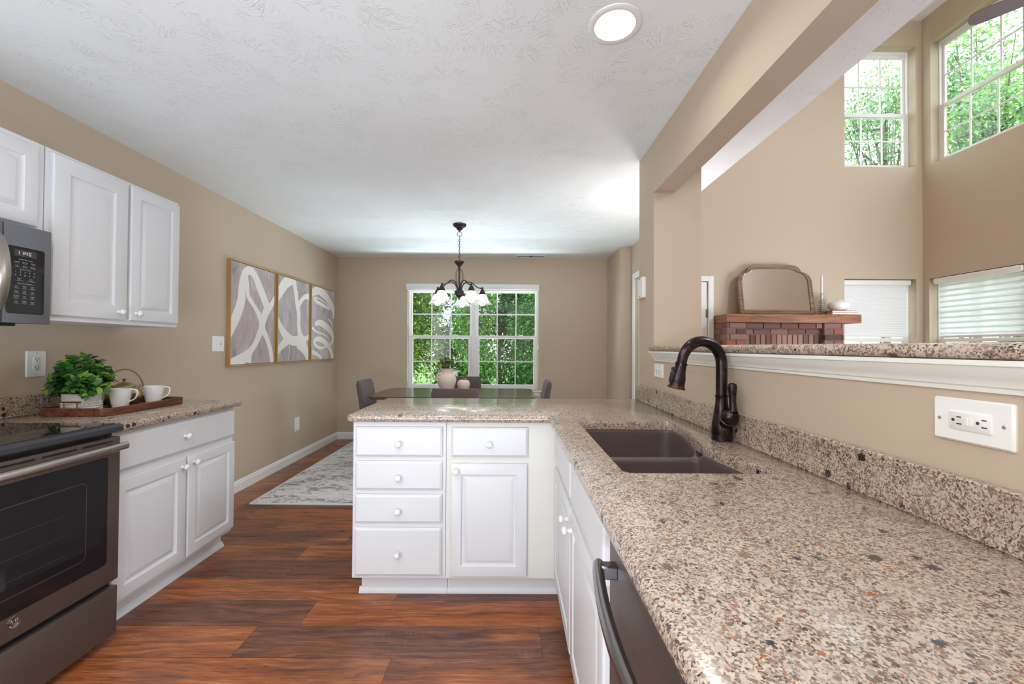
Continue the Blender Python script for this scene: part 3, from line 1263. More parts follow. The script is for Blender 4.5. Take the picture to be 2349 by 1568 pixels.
d2 = bpy.data.objects.new('door_2', None)
COL.objects.link(d2)
d2.location = (1.42, 3.86, 0)
tag(d2, 'white door casing sliver between the dining corner and the kitchen wall end', 'door', None, 'structure')
mb = MB()
casing(mb, (1.42, 4.68, 0), -Y, -X, 0.82, 2.03)
mb.build('door_casing', 'trim', d2, 0)
mb = MB()
mb.box(1.45, 1.49, 3.87, 4.67, 0.01, 2.03, 0.003)
mb.build('door_slab', 'trim', d2, 0)

# ------------------------------------------------------------------ cabinet helpers
PANEL = [(0, 0), (0, 0.013), (0.003, 0.0175), (0.007, 0.019), (0.052, 0.019), (0.055, 0.016), (0.057, 0.0095), (0.064, 0.009), (0.083, 0.0185), (0.086, 0.019)]
SLAB = [(0, 0), (0, 0.011), (0.004, 0.013), (0.006, 0.0165), (0.011, 0.019)]


def panel_steps(s=1.0):
    return [(i * (s if i > 0.01 else 1), h) for i, h in PANEL]


def add_door(parent, O, U, N, w, h, s=1.0):
    m = MB()
    m.loops(O, U, Z, N, rect(w, h), panel_steps(s))
    return m.build('door', 'white', parent, 25)


def add_drawer(parent, O, U, N, w, h, name='drawer'):
    m = MB()
    m.loops(O, U, Z, N, rect(w, h), SLAB)
    return m.build(name, 'white', parent, 25)


def add_knob(part, P, N):
    m = MB()
    m.lathe([(0.0085, 0.0), (0.0075, 0.004), (0.006, 0.010), (0.007, 0.016), (0.0135, 0.020), (0.0158, 0.0255), (0.0135, 0.031), (0.007, 0.0345), (0.0, 0.0353)], P, 20, N)
    return m.build('knob', 'porcelain', part, 60)


# ------------------------------------------------------------------ left base cabinet
t = thing('base_cabinet', 'white base cabinet with one drawer and two doors right of the range', 'cabinet', (-2.02, 2.18, 0))
CXF = -1.722       # face frame
y0, y1 = 1.772, 2.572
mb = MB()
mb.box(XL + 0.002, CXF, y0, y1, 0.105, 0.8665, 0.001)
mb.build('body', 'white', t, 0)
mb = MB()
mb.box(XL + 0.002, CXF - 0.065, y0, y1, 0.0, 0.105)
a = CXF - 0.065
mb.grid([[Vector((a, y, 0)), Vector((a + 0.014, y, 0)), Vector((a + 0.012, y, 0.010)), Vector((a + 0.005, y, 0.018)), Vector((a + 0.003, y, 0.028)), Vector((a, y, 0.030))] for y in (y0, y1 + 0.012)], True, True, True)
mb.build('toe_kick', 'white', t, 30)
dz = add_drawer(t, (CXF, y0 + 0.012, 0.690), Y, X, 0.782, 0.160)
add_knob(dz, (CXF + 0.019, y0 + 0.40, 0.770), X)
d = add_door(t, (CXF, y0 + 0.012, 0.125), Y, X, 0.403, 0.530, 1.1)
add_knob(d, (CXF + 0.019, y0 + 0.385, 0.612), X)
d = add_door(t, (CXF, y0 + 0.428, 0.125), Y, X, 0.368, 0.530, 1.0)
add_knob(d, (CXF + 0.019, y0 + 0.462, 0.618), X)

# left worktop
EDGE = [(0.012, -0.038), (0.004, -0.034), (0.0005, -0.027), (0.0, -0.019), (0.0005, -0.011), (0.004, -0.004), (0.012, 0.0)]
t = thing('countertop', 'short granite countertop under the tray beside the range', 'countertop', (-2.0, 2.18, ZTL - 0.038))
poly = [(XL + 0.001, 1.770), (-1.682, 1.770), (-1.682, 2.602), (XL + 0.001, 2.602)]
mb = MB()
rows = [[Vector((p[0], p[1], ZTL + h)) for p in inset_poly(round_poly(poly, [0, 0, 0.012, 0]), i)] for i, h in EDGE]
mb.grid(rows, True, True, True)
mb.build('slab', 'granite', t, 30)
mb = MB()
mb.box(XL + 0.001, XL + 0.021, 1.775, 2.596, ZTL, ZTL + 0.098, 0.003)
mb.build('backsplash', 'granite', t, 30)

# ------------------------------------------------------------------ upper cabinets
UXF = -2.008
t = thing('wall_cabinet', 'white wall cabinet with two raised-panel doors above the tray', 'cabinet', (-2.16, 2.13, 1.347))
mb = MB()
mb.box(XL + 0.002, UXF, 1.772, 2.484, 1.350, 2.098, 0.0015)
mb.build('body', 'white', t, 0)
d = add_door(t, (UXF, 1.790, 1.372), Y, X, 0.352, 0.708, 1.3)
add_knob(d, (UXF + 0.019, 2.095, 1.412), X)
d = add_door(t, (UXF, 2.160, 1.372), Y, X, 0.314, 0.708, 1.0)
add_knob(d, (UXF + 0.019, 2.192, 1.412), X)

t = thing('wall_cabinet', 'short white wall cabinet above the microwave', 'cabinet', (-2.16, 1.39, 1.72))
mb = MB()
mb.box(XL + 0.002, UXF, 1.004, 1.768, 1.718, 2.098, 0.0015)
mb.build('body', 'white', t, 0)
d = add_door(t, (UXF, 1.390, 1.736), Y, X, 0.345, 0.336, 1.0)
add_knob(d, (UXF + 0.019, 1.42, 1.775), X)
d = add_door(t, (UXF, 1.022, 1.736), Y, X, 0.345, 0.336, 1.0)
add_knob(d, (UXF + 0.019, 1.34, 1.775), X)

# ------------------------------------------------------------------ microwave
MXF = -1.925
t = thing('microwave', 'slate over-the-range microwave with a black keypad showing 11:40', 'microwave', (-2.12, 1.39, 1.322))
mb = MB()
mb.box(XL + 0.004, MXF - 0.03, 1.006, 1.728, 1.330, 1.714, 0.002)
mb.build('body', 'slate_grey', t, 0)
mb = MB()
mb.box(MXF - 0.03, MXF, 1.565, 1.728, 1.328, 1.714, 0.003, 2)
mb.build('control_side', 'slate_grey', t, 30)
mb = MB()
mb.box(MXF - 0.03, MXF, 1.006, 1.562, 1.328, 1.714, 0.003, 2)
dr = mb.build('door', 'slate_grey', t, 30)
mb = MB()
mb.loops((MXF, 1.06, 1.39), Y, Z, X, rrect(0.40, 0.25, 0.015), [(0, 0), (0, 0.001), (0.002, 0.0015)])
mb.build('window', 'glass_black', dr, 0)
mb = MB()
pts = []
for k in range(17):
    f = k / 16
    pts.append((MXF + 0.012 + 0.042 * math.sin(PI * f) ** 0.6, 1.525, 1.365 + 0.30 * f))
rows = []
for p in pts:
    rows.append([Vector((p[0] + 0.006 * math.cos(a), p[1] + 0.021 * math.sin(a), p[2])) for a in [2 * PI * q / 14 for q in range(14)]])
mb.grid(rows, True, True, True)
mb.box(MXF, MXF + 0.02, 1.512, 1.538, 1.365, 1.385, 0.003)
mb.box(MXF, MXF + 0.02, 1.512, 1.538, 1.645, 1.665, 0.003)
mb.build('handle', 'steel', dr, 40)
mb = MB()
mb.loops((MXF, 1.575, 1.365), Y, Z, X, rrect(0.128, 0.262, 0.010), [(0, 0), (0, 0.0006), (0.0012, 0.0012)])
kp = mb.build('keypad', 'glass_black', t, 0)
mb = MB()
mb.loops((MXF + 0.0012, 1.598, 1.590), Y, Z, X, rect(0.075, 0.026), [(0, 0), (0, 0.0004)])
mb.build('display', 'display', kp, 0)


def seven(m, ch, O, w, h, th):
    segs = {'1': 'bc', '4': 'fgbc', '0': 'abcdef'}[ch]
    O = Vector(O)
    R = {'a': (0, w, h - th, h), 'd': (0, w, 0, th), 'g': (0, w, h / 2 - th / 2, h / 2 + th / 2), 'b': (w - th, w, h / 2, h), 'c': (w - th, w, 0, h / 2),
         'f': (0, th, h / 2, h), 'e': (0, th, 0, h / 2)}
    for s in segs:
        u0, u1, v0, v1 = R[s]
        g = 0.0006
        vs = [O + Y * (u0 + g) + Z * (v0 + g), O + Y * (u1 - g) + Z * (v0 + g), O + Y * (u1 - g) + Z * (v1 - g), O + Y * (u0 + g) + Z * (v1 - g)]
        m._add(vs, [(0, 1, 2, 3)])


mb = MB()
xo = MXF + 0.0020
for ch, yy in (('1', 1.606), ('1', 1.6205), ('4', 1.633), ('0', 1.645)):
    seven(mb, ch, (xo, yy, 1.5965), 0.0085, 0.0135, 0.0022)
for zz_ in (1.6005, 1.6055):
    mb._add([(xo, 1.6305, zz_), (xo, 1.6318, zz_), (xo, 1.6318, zz_ + 0.0014), (xo, 1.6305, zz_ + 0.0014)], [(0, 1, 2, 3)])
mb.build('clock_digits', 'digits', kp, 0)
mb = MB()
xo = MXF + 0.0013
cY = (1.607, 1.634, 1.661)


def tx(s, size, y, z):
    text_mesh(mb, s, size, (xo, y, z), Y, Z, X)


def key(s1, y, z, s2=None, w=0.018):
    tx(s1, 0.0052, y, z)
    if s2:
        tx(s2, 0.0046, y, z - 0.0052)
    zz = z - (0.0096 if s2 else 0.0052)
    mb._add([(xo + 0.0003, y - w / 2, zz), (xo + 0.0003, y + w / 2, zz), (xo + 0.0003, y + w / 2, zz + 0.0006), (xo + 0.0003, y - w / 2, zz + 0.0006)], [(0, 1, 2, 3)])


tx('Sensor Microwave', 0.0062, 1.636, 1.5775)
for s, y in zip(('Popcorn', 'Beverage', 'Potato'), cY):
    key(s, y, 1.5675)
for s, y in zip(('Melt', 'Reheat', 'Defrost'), cY):
    key(s, y, 1.5525)
tx('Express Cook', 0.0062, 1.636, 1.5385)
for k, s in enumerate('12345'):
    tx(s, 0.0085, 1.6035 + k * 0.0155, 1.5285)
for k, s in enumerate('67890'):
    tx(s, 0.0085, 1.6035 + k * 0.0155, 1.5155)
key('Cancel', 1.615, 1.5035, 'Off', 0.030)
key('Start', 1.656, 1.5035, 'Pause', 0.030)
tx('Microwave Features', 0.0062, 1.636, 1.4835)
for s, y in zip((('Cook', 'Time'), ('Power', 'Level'), ('Add', '30 Sec')), cY):
    key(s[0], y, 1.473, s[1])
for s, y in zip((('Timer', 'On/Off'), ('Delay', 'Start'), ('Set', 'Clock')), cY):
    key(s[0], y, 1.4535, s[1])
for s, y in zip((('Turntable', 'On/Off'), ('Vent', 'Fan'), ('Surface', 'Light')), cY):
    key(s[0], y, 1.434, s[1])
for s, y in zip((('My', 'Cycle'), ('Kitchen', 'Timer'), ('Sound', 'Level')), cY):
    key(s[0], y, 1.4145, s[1])
mb.build('keypad_lettering', 'letters', kp, 0)
mb = MB()
mb.box(XL + 0.03, MXF - 0.06, 1.05, 1.66, 1.318, 1.330, 0.003)
mb.box(XL + 0.08, MXF - 0.12, 1.12, 1.56, 1.308, 1.318, 0.003)
mb.build('grease_filter', 'black', t, 0)

# ------------------------------------------------------------------ range
RXF = -1.652
ry0, ry1 = 1.004, 1.762
t = thing('range', 'slate freestanding electric range with black glass cooktop', 'range', (-1.98, 1.383, 0))
mb = MB()
mb.box(XL + 0.03, RXF - 0.035, ry0 + 0.004, ry1 - 0.004, 0.03, 0.8795, 0.002)
mb.build('body', 'black', t, 0)
mb = MB()
prof = [(RXF - 0.03, 0.880), (RXF + 0.006, 0.881), (RXF + 0.010, 0.886), (RXF + 0.010, 0.902), (RXF + 0.004, 0.910), (RXF - 0.006, 0.912), (XL + 0.03, 0.912), (XL + 0.03, 0.880)]
mb.grid([[Vector((p[0], y, p[1])) for p in prof] for y in (ry0, ry1)], True, True, True)
mb.build('cooktop_frame', 'cook_edge', t, 30, fix=True)
mb = MB()
mb.loops((XL + 0.06, ry0 + 0.012, 0.912), X, Y, Z, rect(RXF - 0.02 - XL - 0.06, ry1 - ry0 - 0.024), [(0, 0), (0, 0.002), (0.002, 0.003)])
ck = mb.build('cooktop_glass', 'glass_black', t, 0)
for cx, cy, r in ((-1.86, 1.58, 0.10), (-1.86, 1.19, 0.12), (-2.14, 1.58, 0.08), (-2.14, 1.19, 0.08)):
    mb = MB()
    ring = [[Vector((cx + rr * math.cos(2 * PI * q / 40), cy + rr * math.sin(2 * PI * q / 40), 0.9153)) for q in range(40)] for rr in (r, r - 0.003)]
    mb.grid(ring)
    mb.build('burner_ring', 'display', ck, 0)
# oven door
dz0, dz1 = 0.262, 0.860
mb = MB()
mb.box(RXF - 0.034, RXF, ry0 + 0.002, ry1 - 0.002, dz0, dz1, 0.004, 2)
od = mb.build('oven_door', 'slate', t, 30)
mb = MB()
mb.loops((RXF, ry0 + 0.055, 0.345), Y, Z, X, rrect(0.648, 0.440, 0.014), [(0, -0.001), (0, 0.0012), (0.002, 0.002)])
ow = mb.build('window', 'glass_black', od, 0)
mb = MB()
mb.loops((RXF + 0.002, ry0 + 0.14, 0.40), Y, Z, X, rrect(0.478, 0.30, 0.03), [(0, 0), (0, 0.0006)])
mb.build('inner_glass', 'oven_glass', ow, 0) if False else None
mb = MB()
f = rrect(0.478, 0.305, 0.022)
a = [Vector((RXF + 0.0024, ry0 + 0.14 + u, 0.405 + v)) for u, v in f(0)]
b = [Vector((RXF + 0.0024, ry0 + 0.14 + u, 0.405 + v)) for u, v in f(0.004)]
mb.grid([a, b])
mb.build('window_outline', 'display', ow, 0)
mb = MB()
for z in (0.46, 0.535, 0.61):
    mb._add([(RXF + 0.0023, ry0 + 0.16, z), (RXF + 0.0023, ry0 + 0.54, z), (RXF + 0.0023, ry0 + 0.54, z + 0.0015), (RXF + 0.0023, ry0 + 0.16, z + 0.0015)], [(0, 1, 2, 3)])
mb.build('rack_line', 'display', ow, 0)
hz = 0.824
mb = MB()
hp = []
n = 24
for k in range(n + 1):
    f = k / n
    hp.append((RXF + 0.040 + 0.010 * math.sin(PI * f), ry0 + 0.03 + (ry1 - ry0 - 0.045) * f, hz))
rows = [[Vector((p[0] + 0.010 * math.cos(q * PI / 8), p[1], p[2] + 0.0155 * math.sin(q * PI / 8))) for q in range(16)] for p in hp]
mb.grid(rows, True, True, True)
for yy in (ry0 + 0.05, ry1 - 0.045):
    mb.box(RXF, RXF + 0.042, yy - 0.012, yy + 0.012, hz - 0.010, hz + 0.010, 0.003)
mb.build('handle', 'steel', od, 40)
mb = MB()
for k in range(5):
    yy = ry0 + 0.045 + k * 0.139
    mb.box(RXF - 0.002, RXF + 0.0008, yy, yy + 0.118, 0.8415, 0.8485)
mb.build('vent_slot', 'black', od, 0)
# round emblem with a scrolled monogram
mb = MB()
ec = Vector((RXF, 1.392, 0.318))
mb.lathe([(0.021, 0), (0.021, 0.0012), (0.0195, 0.002), (0.018, 0.0012), (0.0, 0.0012)], ec, 36, X)
em = mb.build('emblem', 'steel_dark', od, 40)
mb = MB()


def curl(cy, cz, r0, turns, a0, sgn=1):
    pts = []
    for k in range(26):
        f = k / 25
        a = a0 + sgn * turns * 2 * PI * f
        r = r0 * (1 - 0.75 * f)
        pts.append(ec + X * 0.0018 + Y * (cy + r * math.cos(a)) + Z * (cz + r * math.sin(a)))
    mb.tube(pts, 0.0006, 5)


curl(-0.005, 0.001, 0.006, 1.2, 0.5)
curl(0.006, 0.003, 0.0045, 1.0, 2.4, -1)
curl(0.006, -0.004, 0.0045, 1.0, 4.0)
for q in range(4):
    a = PI / 4 + q * PI / 2
    curl(0.0135 * math.cos(a), 0.0135 * math.sin(a), 0.003, 0.9, a + PI)
mb.build('monogram', 'chrome', em, 60)
mb = MB()
mb.box(RXF - 0.034, RXF - 0.002, ry0 + 0.002, ry1 - 0.002, 0.035, 0.235, 0.004, 2)
mb.build('storage_drawer', 'slate', t, 30)
for yy in (ry0 + 0.03, ry1 - 0.05):
    for xf_ in (RXF - 0.06, XL + 0.09):
        mb = MB()
        mb.cyl((xf_, yy, 0.0), (xf_, yy, 0.034), 0.014, 14)
        mb.build('foot', 'black', t, 30)

# ------------------------------------------------------------------ wall plates


def outlet(name, label, cat, O, U, V, N, w, h, kind, off):
    """O is the plate centre on the wall"""
    O, U, V, N = Vector(O), Vector(U), Vector(V), Vector(N)
    t = thing(name, label, cat, O)
    A = O - U * (w / 2) - V * (h / 2)
    m = MB()
    m.loops(A, U, V, N, rrect(w, h, 0.004, 2), [(0, 0), (0, 0.003), (0.003, 0.0055), (0.007, 0.0065)])
    pl = m.build('plate', 'plate', t, 30)

    def bx(mm, u0, u1, v0, v1, n0, n1):
        P = [O + U * u + V * v + N * n for u in (u0, u1) for v in (v0, v1) for n in (n0, n1)]
        mm.box(min(p.x for p in P), max(p.x for p in P), min(p.y for p in P), max(p.y for p in P), min(p.z for p in P), max(p.z for p in P), 0)
    L = max(w, h)
    along_v = h > w
    if kind in ('decora', 'duplex'):
        for sgn in (-1, 1):
            m = MB()
            p = (V if along_v else U) * (sgn * L * 0.40)
            m.lathe([(0.0032, 0.006), (0.0032, 0.0072), (0.002, 0.008)], O + p, 12, N)
            m.build('screw', 'chrome', pl, 40)
    rw, rh = 0.034, 0.068
    if not along_v:
        UU, VV = V, U
    else:
        UU, VV = U, V
    if kind == 'decora':
        m = MB()
        B = O - UU * (rw / 2) - VV * (rh / 2)
        if (UU.cross(VV)).dot(N) < 0:
            B = O + UU * (rw / 2) - VV * (rh / 2)
            m.loops(B, -UU, VV, N, rrect(rw, rh, 0.003, 2), [(0, 0.006), (0, 0.0078), (0.0015, 0.0086)])
        else:
            m.loops(B, UU, VV, N, rrect(rw, rh, 0.003, 2), [(0, 0.006), (0, 0.0078), (0.0015, 0.0086)])
        rc = m.build('receptacle', 'plate', t, 30)
        for sgn in (-1, 1):
            m = MB()
            c = VV * (sgn * 0.020)
            for du, hh in ((-0.0062, 0.0042), (0.0062, 0.0036)):
                q = O + c + UU * du + VV * 0.004
                P = [q + UU * a * 0.0011 + VV * b * hh + N * n for a in (-1, 1) for b in (-1, 1) for n in (0.008, 0.0089)]
                m.box(min(p.x for p in P), max(p.x for p in P), min(p.y for p in P), max(p.y for p in P), min(p.z for p in P), max(p.z for p in P))
            m.lathe([(0.0028, 0.008), (0.0028, 0.0089)], O + c - VV * 0.006, 12, N)
            m.build('slot_set', 'slot', rc, 0)
        for sgn in (-1, 1):
            m = MB()
            q = O + VV * (sgn * 0.0035)
            P = [q + UU * a * 0.0075 + VV * b * 0.0024 + N * n for a in (-1, 1) for b in (-1, 1) for n in (0.008, 0.0096)]
            m.box(min(p.x for p in P), max(p.x for p in P), min(p.y for p in P), max(p.y for p in P), min(p.z for p in P), max(p.z for p in P), 0.0006)
            m.build('test_button', 'plate', rc, 0)
    elif kind == 'duplex':
        for sgn in (-1, 1):
            m = MB()
            s = MB()
            c = O + VV * (sgn * 0.0195)
            m.lathe([(0.0165, 0.006), (0.0165, 0.0078), (0.015, 0.0084)], c, 24, N)
            for du in (-0.0062, 0.0062):
                q = c + UU * du + VV * 0.003
                P = [q + UU * a * 0.0012 + VV * b * 0.004 + N * n for a in (-1, 1) for b in (-1, 1) for n in (0.008, 0.0088)]
                s.box(min(p.x for p in P), max(p.x for p in P), min(p.y for p in P), max(p.y for p in P), min(p.z for p in P), max(p.z for p in P))
            s.lathe([(0.0028, 0.008), (0.0028, 0.0088)], c - VV * 0.007, 12, N)
            rc = m.build('receptacle', 'plate', t, 30)
            s.build('slot_set', 'slot', rc, 0)
    elif kind == 'switch':
        for du, dark in ((-0.023, False), (0.023, True)):
            m = MB()
            bx(m, du - 0.004, du + 0.004, -0.010, 0.010, 0.006, 0.0068)
            m.build('switch_slot', 'slot' if dark else 'plate', t, 0)
            m = MB()
            z = 0.004 if dark else -0.006
            bx(m, du - 0.003, du + 0.003, z - 0.004, z + 0.005, 0.0068, 0.014)
            m.build('toggle', 'plate', t, 0)
            for dv in (-0.03, 0.03):
                m = MB()
                m.lathe([(0.0028, 0.006), (0.0028, 0.0072), (0.0018, 0.0076)], O + U * du + V * dv, 10, N)
                m.build('screw', 'chrome', pl, 40)
    return t


outlet('wall_outlet', 'white upright outlet on the left wall behind the potted plant', 'outlet', (XL, 2.026, 1.150), Y, Z, X, 0.085, 0.128, 'decora', 0)
outlet('light_switch', 'white double switch plate left of the first canvas', 'switch', (XL, 3.282, 1.258), Y, Z, X, 0.130, 0.122, 'switch', 0)
outlet('wall_plate', 'small blank white plate low on the left wall above the baseboard', 'plate', (XL, 4.515, 0.394), Y, Z, X, 0.092, 0.15, 'blank', 0)
outlet('wall_outlet', 'large white sideways outlet above the backsplash near the viewer', 'outlet', (XR, 0.732, 1.117), -Y, Z, -X, 0.128, 0.079, 'decora', 0)
outlet('wall_outlet', 'small white sideways outlet by the pier end of the bar', 'outlet', (XR, 2.280, 1.1195), -Y, Z, -X, 0.128, 0.077, 'duplex', 0)
# wall control above
t = thing('wall_control', 'slim white wall control high on the pier right of the dining area', 'control', (XR, 2.565, 1.618))
mb = MB()
mb.loops((XR, 2.613, 1.555), -Y, Z, -X, rrect(0.098, 0.128, 0.006, 3), [(0, 0), (0, 0.016), (0.003, 0.020)])
pl = mb.build('case', 'plate', t, 30)
mb = MB()
mb.loops((XR - 0.020, 2.578, 1.605), -Y, Z, -X, rrect(0.03, 0.022, 0.003, 2), [(0, 0), (0, 0.002)])
mb.build('button', 'trim', pl, 30)
for z in (1.565, 1.673):
    mb = MB()
    mb.lathe([(0.004, 0.0195), (0.004, 0.0215)], (XR, 2.565, z), 10, -X)
    mb.build('screw', 'slot', pl, 30)

# ------------------------------------------------------------------ canvases


def ribbon(m, pts, widths, O, U, V, N, lift):
    O, U, V, N = Vector(O), Vector(U), Vector(V), Vector(N)
    # Catmull-Rom through the points
    P = [Vector((p[0], p[1], w)) for p, w in zip(pts, widths)]
    P = [P[0] * 2 - P[1]] + P + [P[-1] * 2 - P[-2]]
    res = []
    for i in range(1, len(P) - 2):
        for k in range(10):
            s = k / 10
            a, b, c, d = P[i - 1], P[i], P[i + 1], P[i + 2]
            res.append(0.5 * ((2 * b) + (c - a) * s + (2 * a - 5 * b + 4 * c - d) * s * s + (3 * b - a - 3 * c + d) * s ** 3))
    res.append(P[-2])
    L, R = [], []
    for i, p in enumerate(res):
        q = res[min(i + 1, len(res) - 1)] - res[max(i - 1, 0)]
        n = Vector((-q.y, q.x))
        n = n.normalized() if n.length > 1e-9 else Vector((1, 0))
        w = max(p.z, 0.001) / 2
        L.append((p.x + n.x * w, p.y + n.y * w))
        R.append((p.x - n.x * w, p.y - n.y * w))
    cl = lambda q: (min(max(q[0], 0.001), CW - 0.001), min(max(q[1], 0.001), CH - 0.001))
    rows = []
    for a, b in zip(L, R):
        a, b = cl(a), cl(b)
        rows.append([O + U * a[0] + V * a[1] + N * lift, O + U * b[0] + V * b[1] + N * lift])
    m.m = 1
    m.grid(rows, False)
    m.m = 0


CW, CH = 0.64, 0.885
# each canvas: strokes in fractions of width / height
ART = [
    (3.372, 1.0745, 'canvas1', 'canvas with tall crossing white loops on mauve grey, nearest of the three', [
        ([(-0.14, 0.22), (0.08, 0.44), (0.20, 0.62), (0.22, 0.76), (0.27, 0.90), (0.38, 0.95), (0.50, 0.91), (0.62, 0.80), (0.72, 0.70), (0.80, 0.60), (0.74, 0.50), (0.70, 0.42), (0.72, 0.35), (0.82, 0.26), (0.92, 0.12), (0.97, -0.06)],
         [0.13, 0.13, 0.13, 0.12, 0.10, 0.10, 0.10, 0.12, 0.12, 0.12, 0.12, 0.11, 0.10, 0.08, 0.08, 0.08]),
        ([(0.27, 0.92), (0.33, 0.78), (0.36, 0.68), (0.50, 0.59), (0.62, 0.50), (0.68, 0.40), (0.62, 0.30), (0.50, 0.18), (0.36, 0.10), (0.16, 0.02), (-0.14, -0.06)],
         [0.10, 0.07, 0.06, 0.06, 0.08, 0.11, 0.10, 0.08, 0.10, 0.16, 0.18]),
        ([(1.10, 0.80), (0.92, 0.64), (0.80, 0.56)], [0.05, 0.08, 0.12]),
        ([(0.35, 0.0), (0.40, 0.08), (0.47, 0.15)], [0.14, 0.08, 0.03]),
    ]),
    (4.056, 1.0745, 'canvas2', 'canvas with broad white Y-shaped strokes on grey, middle of the three', [
        ([(0.40, 1.08), (0.44, 1.02), (0.48, 0.96), (0.51, 0.90), (0.54, 0.84), (0.58, 0.72), (0.64, 0.58), (0.65, 0.44), (0.69, 0.33), (0.78, 0.24), (0.92, 0.12), (1.08, -0.06)],
         [0.10, 0.10, 0.10, 0.10, 0.10, 0.10, 0.09, 0.09, 0.12, 0.16, 0.12, 0.10]),
        ([(-0.10, 0.68), (0.04, 0.80), (0.18, 0.91), (0.36, 0.97), (0.52, 0.95)], [0.10, 0.13, 0.15, 0.13, 0.06]),
        ([(1.10, 0.82), (0.90, 0.83), (0.74, 0.77), (0.62, 0.68)], [0.10, 0.08, 0.07, 0.08]),
        ([(-0.06, 0.52), (0.10, 0.38), (0.26, 0.29), (0.42, 0.25), (0.62, 0.25), (0.80, 0.26), (1.08, 0.32)], [0.06, 0.10, 0.14, 0.13, 0.14, 0.10, 0.05]),
        ([(-0.08, 0.08), (0.10, 0.18), (0.28, 0.26)], [0.06, 0.10, 0.14]),
        ([(0.34, 0.18), (0.35, 0.10), (0.30, 0.0)], [0.02, 0.012, 0.012]),
        ([(0.60, 0.20), (0.84, 0.12), (0.98, 0.02)], [0.10, 0.10, 0.10]),
    ]),
    (4.740, 1.0745, 'canvas3', 'canvas with stacked white coils on pale lilac grey, farthest of the three', [
        ([(-0.06, 0.88), (0.22, 0.95), (0.46, 0.93), (0.70, 0.86), (0.90, 0.76), (0.97, 0.66), (0.94, 0.60)], [0.10, 0.13, 0.14, 0.13, 0.12, 0.09, 0.04]),
        ([(0.06, 0.84), (0.16, 0.80), (0.40, 0.77), (0.66, 0.74), (0.78, 0.74), (0.60, 0.80), (0.30, 0.84), (0.10, 0.84)], [0.03, 0.05, 0.06, 0.05, 0.03, 0.02, 0.02, 0.02]),
        ([(0.70, 0.58), (0.82, 0.54), (0.88, 0.48), (0.84, 0.42)], [0.02, 0.03, 0.03, 0.02]),
        ([(0.14, 0.48), (0.28, 0.51), (0.50, 0.49), (0.74, 0.43), (0.90, 0.35), (0.92, 0.27), (0.80, 0.20)], [0.06, 0.09, 0.11, 0.11, 0.09, 0.07, 0.05]),
        ([(0.02, 0.43), (0.20, 0.38), (0.50, 0.35), (0.72, 0.30)], [0.05, 0.03, 0.02, 0.02]),
        ([(0.08, 0.22), (0.16, 0.27), (0.36, 0.28), (0.62, 0.22), (0.80, 0.14), (0.90, 0.04), (0.90, 0.0)], [0.06, 0.07, 0.08, 0.09, 0.09, 0.09, 0.08]),
        ([(0.10, 0.22), (0.26, 0.17), (0.48, 0.16), (0.66, 0.20)], [0.05, 0.05, 0.04, 0.03]),
        ([(0.02, 0.11), (0.18, 0.08), (0.34, 0.04), (0.40, 0.0)], [0.06, 0.06, 0.05, 0.05]),
    ]),
]
for y0, z0, mm, lab, strokes in ART:
    t = thing('canvas_painting', lab, 'painting', (XL, y0 + CW / 2, z0), 'abstract canvases on the left wall')
    A = Vector((XL + 0.031, y0 + 0.012, z0 + 0.012))
    CW, CH = 0.64 - 0.024, 0.885 - 0.024
    m = MB()
    m.box(XL + 0.004, XL + 0.031, y0 + 0.012, y0 + 0.012 + CW, z0 + 0.012, z0 + 0.012 + CH)
    for i, (pts, wd) in enumerate(strokes):
        ribbon(m, [(p[0] * CW, p[1] * CH) for p in pts], [w * CW * 1.25 for w in wd], A, Y, Z, X, 0.0006 + i * 0.0003)
    m.build('canvas', [mm, 'stroke'], t, 0)
    CW, CH = 0.64, 0.885
    m = MB()
    for a in ((y0, y0 + 0.008, z0, z0 + CH), (y0 + CW - 0.008, y0 + CW, z0, z0 + CH), (y0 + 0.008, y0 + CW - 0.008, z0, z0 + 0.008), (y0 + 0.008, y0 + CW - 0.008, z0 + CH - 0.008, z0 + CH)):
        m.box(XL + 0.001, XL + 0.036, a[0], a[1], a[2], a[3])
    m.build('frame', 'gold', t, 0)

# ------------------------------------------------------------------ tray and what stands on it
TX0, TX1, TY0, TY1 = -2.236, -1.905, 1.955, 2.432
t = thing('serving_tray', 'long dark wood tray with brass end handles on the short countertop', 'tray', (-2.06, 2.19, ZTL))
mb = MB()
f = rrect(TX1 - TX0, TY1 - TY0, 0.035, 6)
st = [(0.004, 0), (0.0, 0.004), (0.0, 0.036), (0.001, 0.038), (0.007, 0.038), (0.008, 0.036), (0.009, 0.010), (0.012, 0.008)]
mb.loops((TX0, TY0, ZTL + 0.0005), X, Y, Z, f, st)
mb.build('tray_body', 'walnut', t, 40)
for yy, s in ((TY0 + 0.005, -1), (TY1 - 0.005, 1)):
    mb = MB()
    for xx_ in (-2.112, -2.048):
        mb.cyl((xx_, yy, ZTL + 0.034), (xx_, yy, ZTL + 0.066), 0.0028, 10)
    mb.cyl((-2.128, yy, ZTL + 0.067), (-2.032, yy, ZTL + 0.067), 0.0042, 12)
    mb.build('handle', 'brass_rod', t, 40)
ZB = ZTL + 0.0086

random.seed(11)


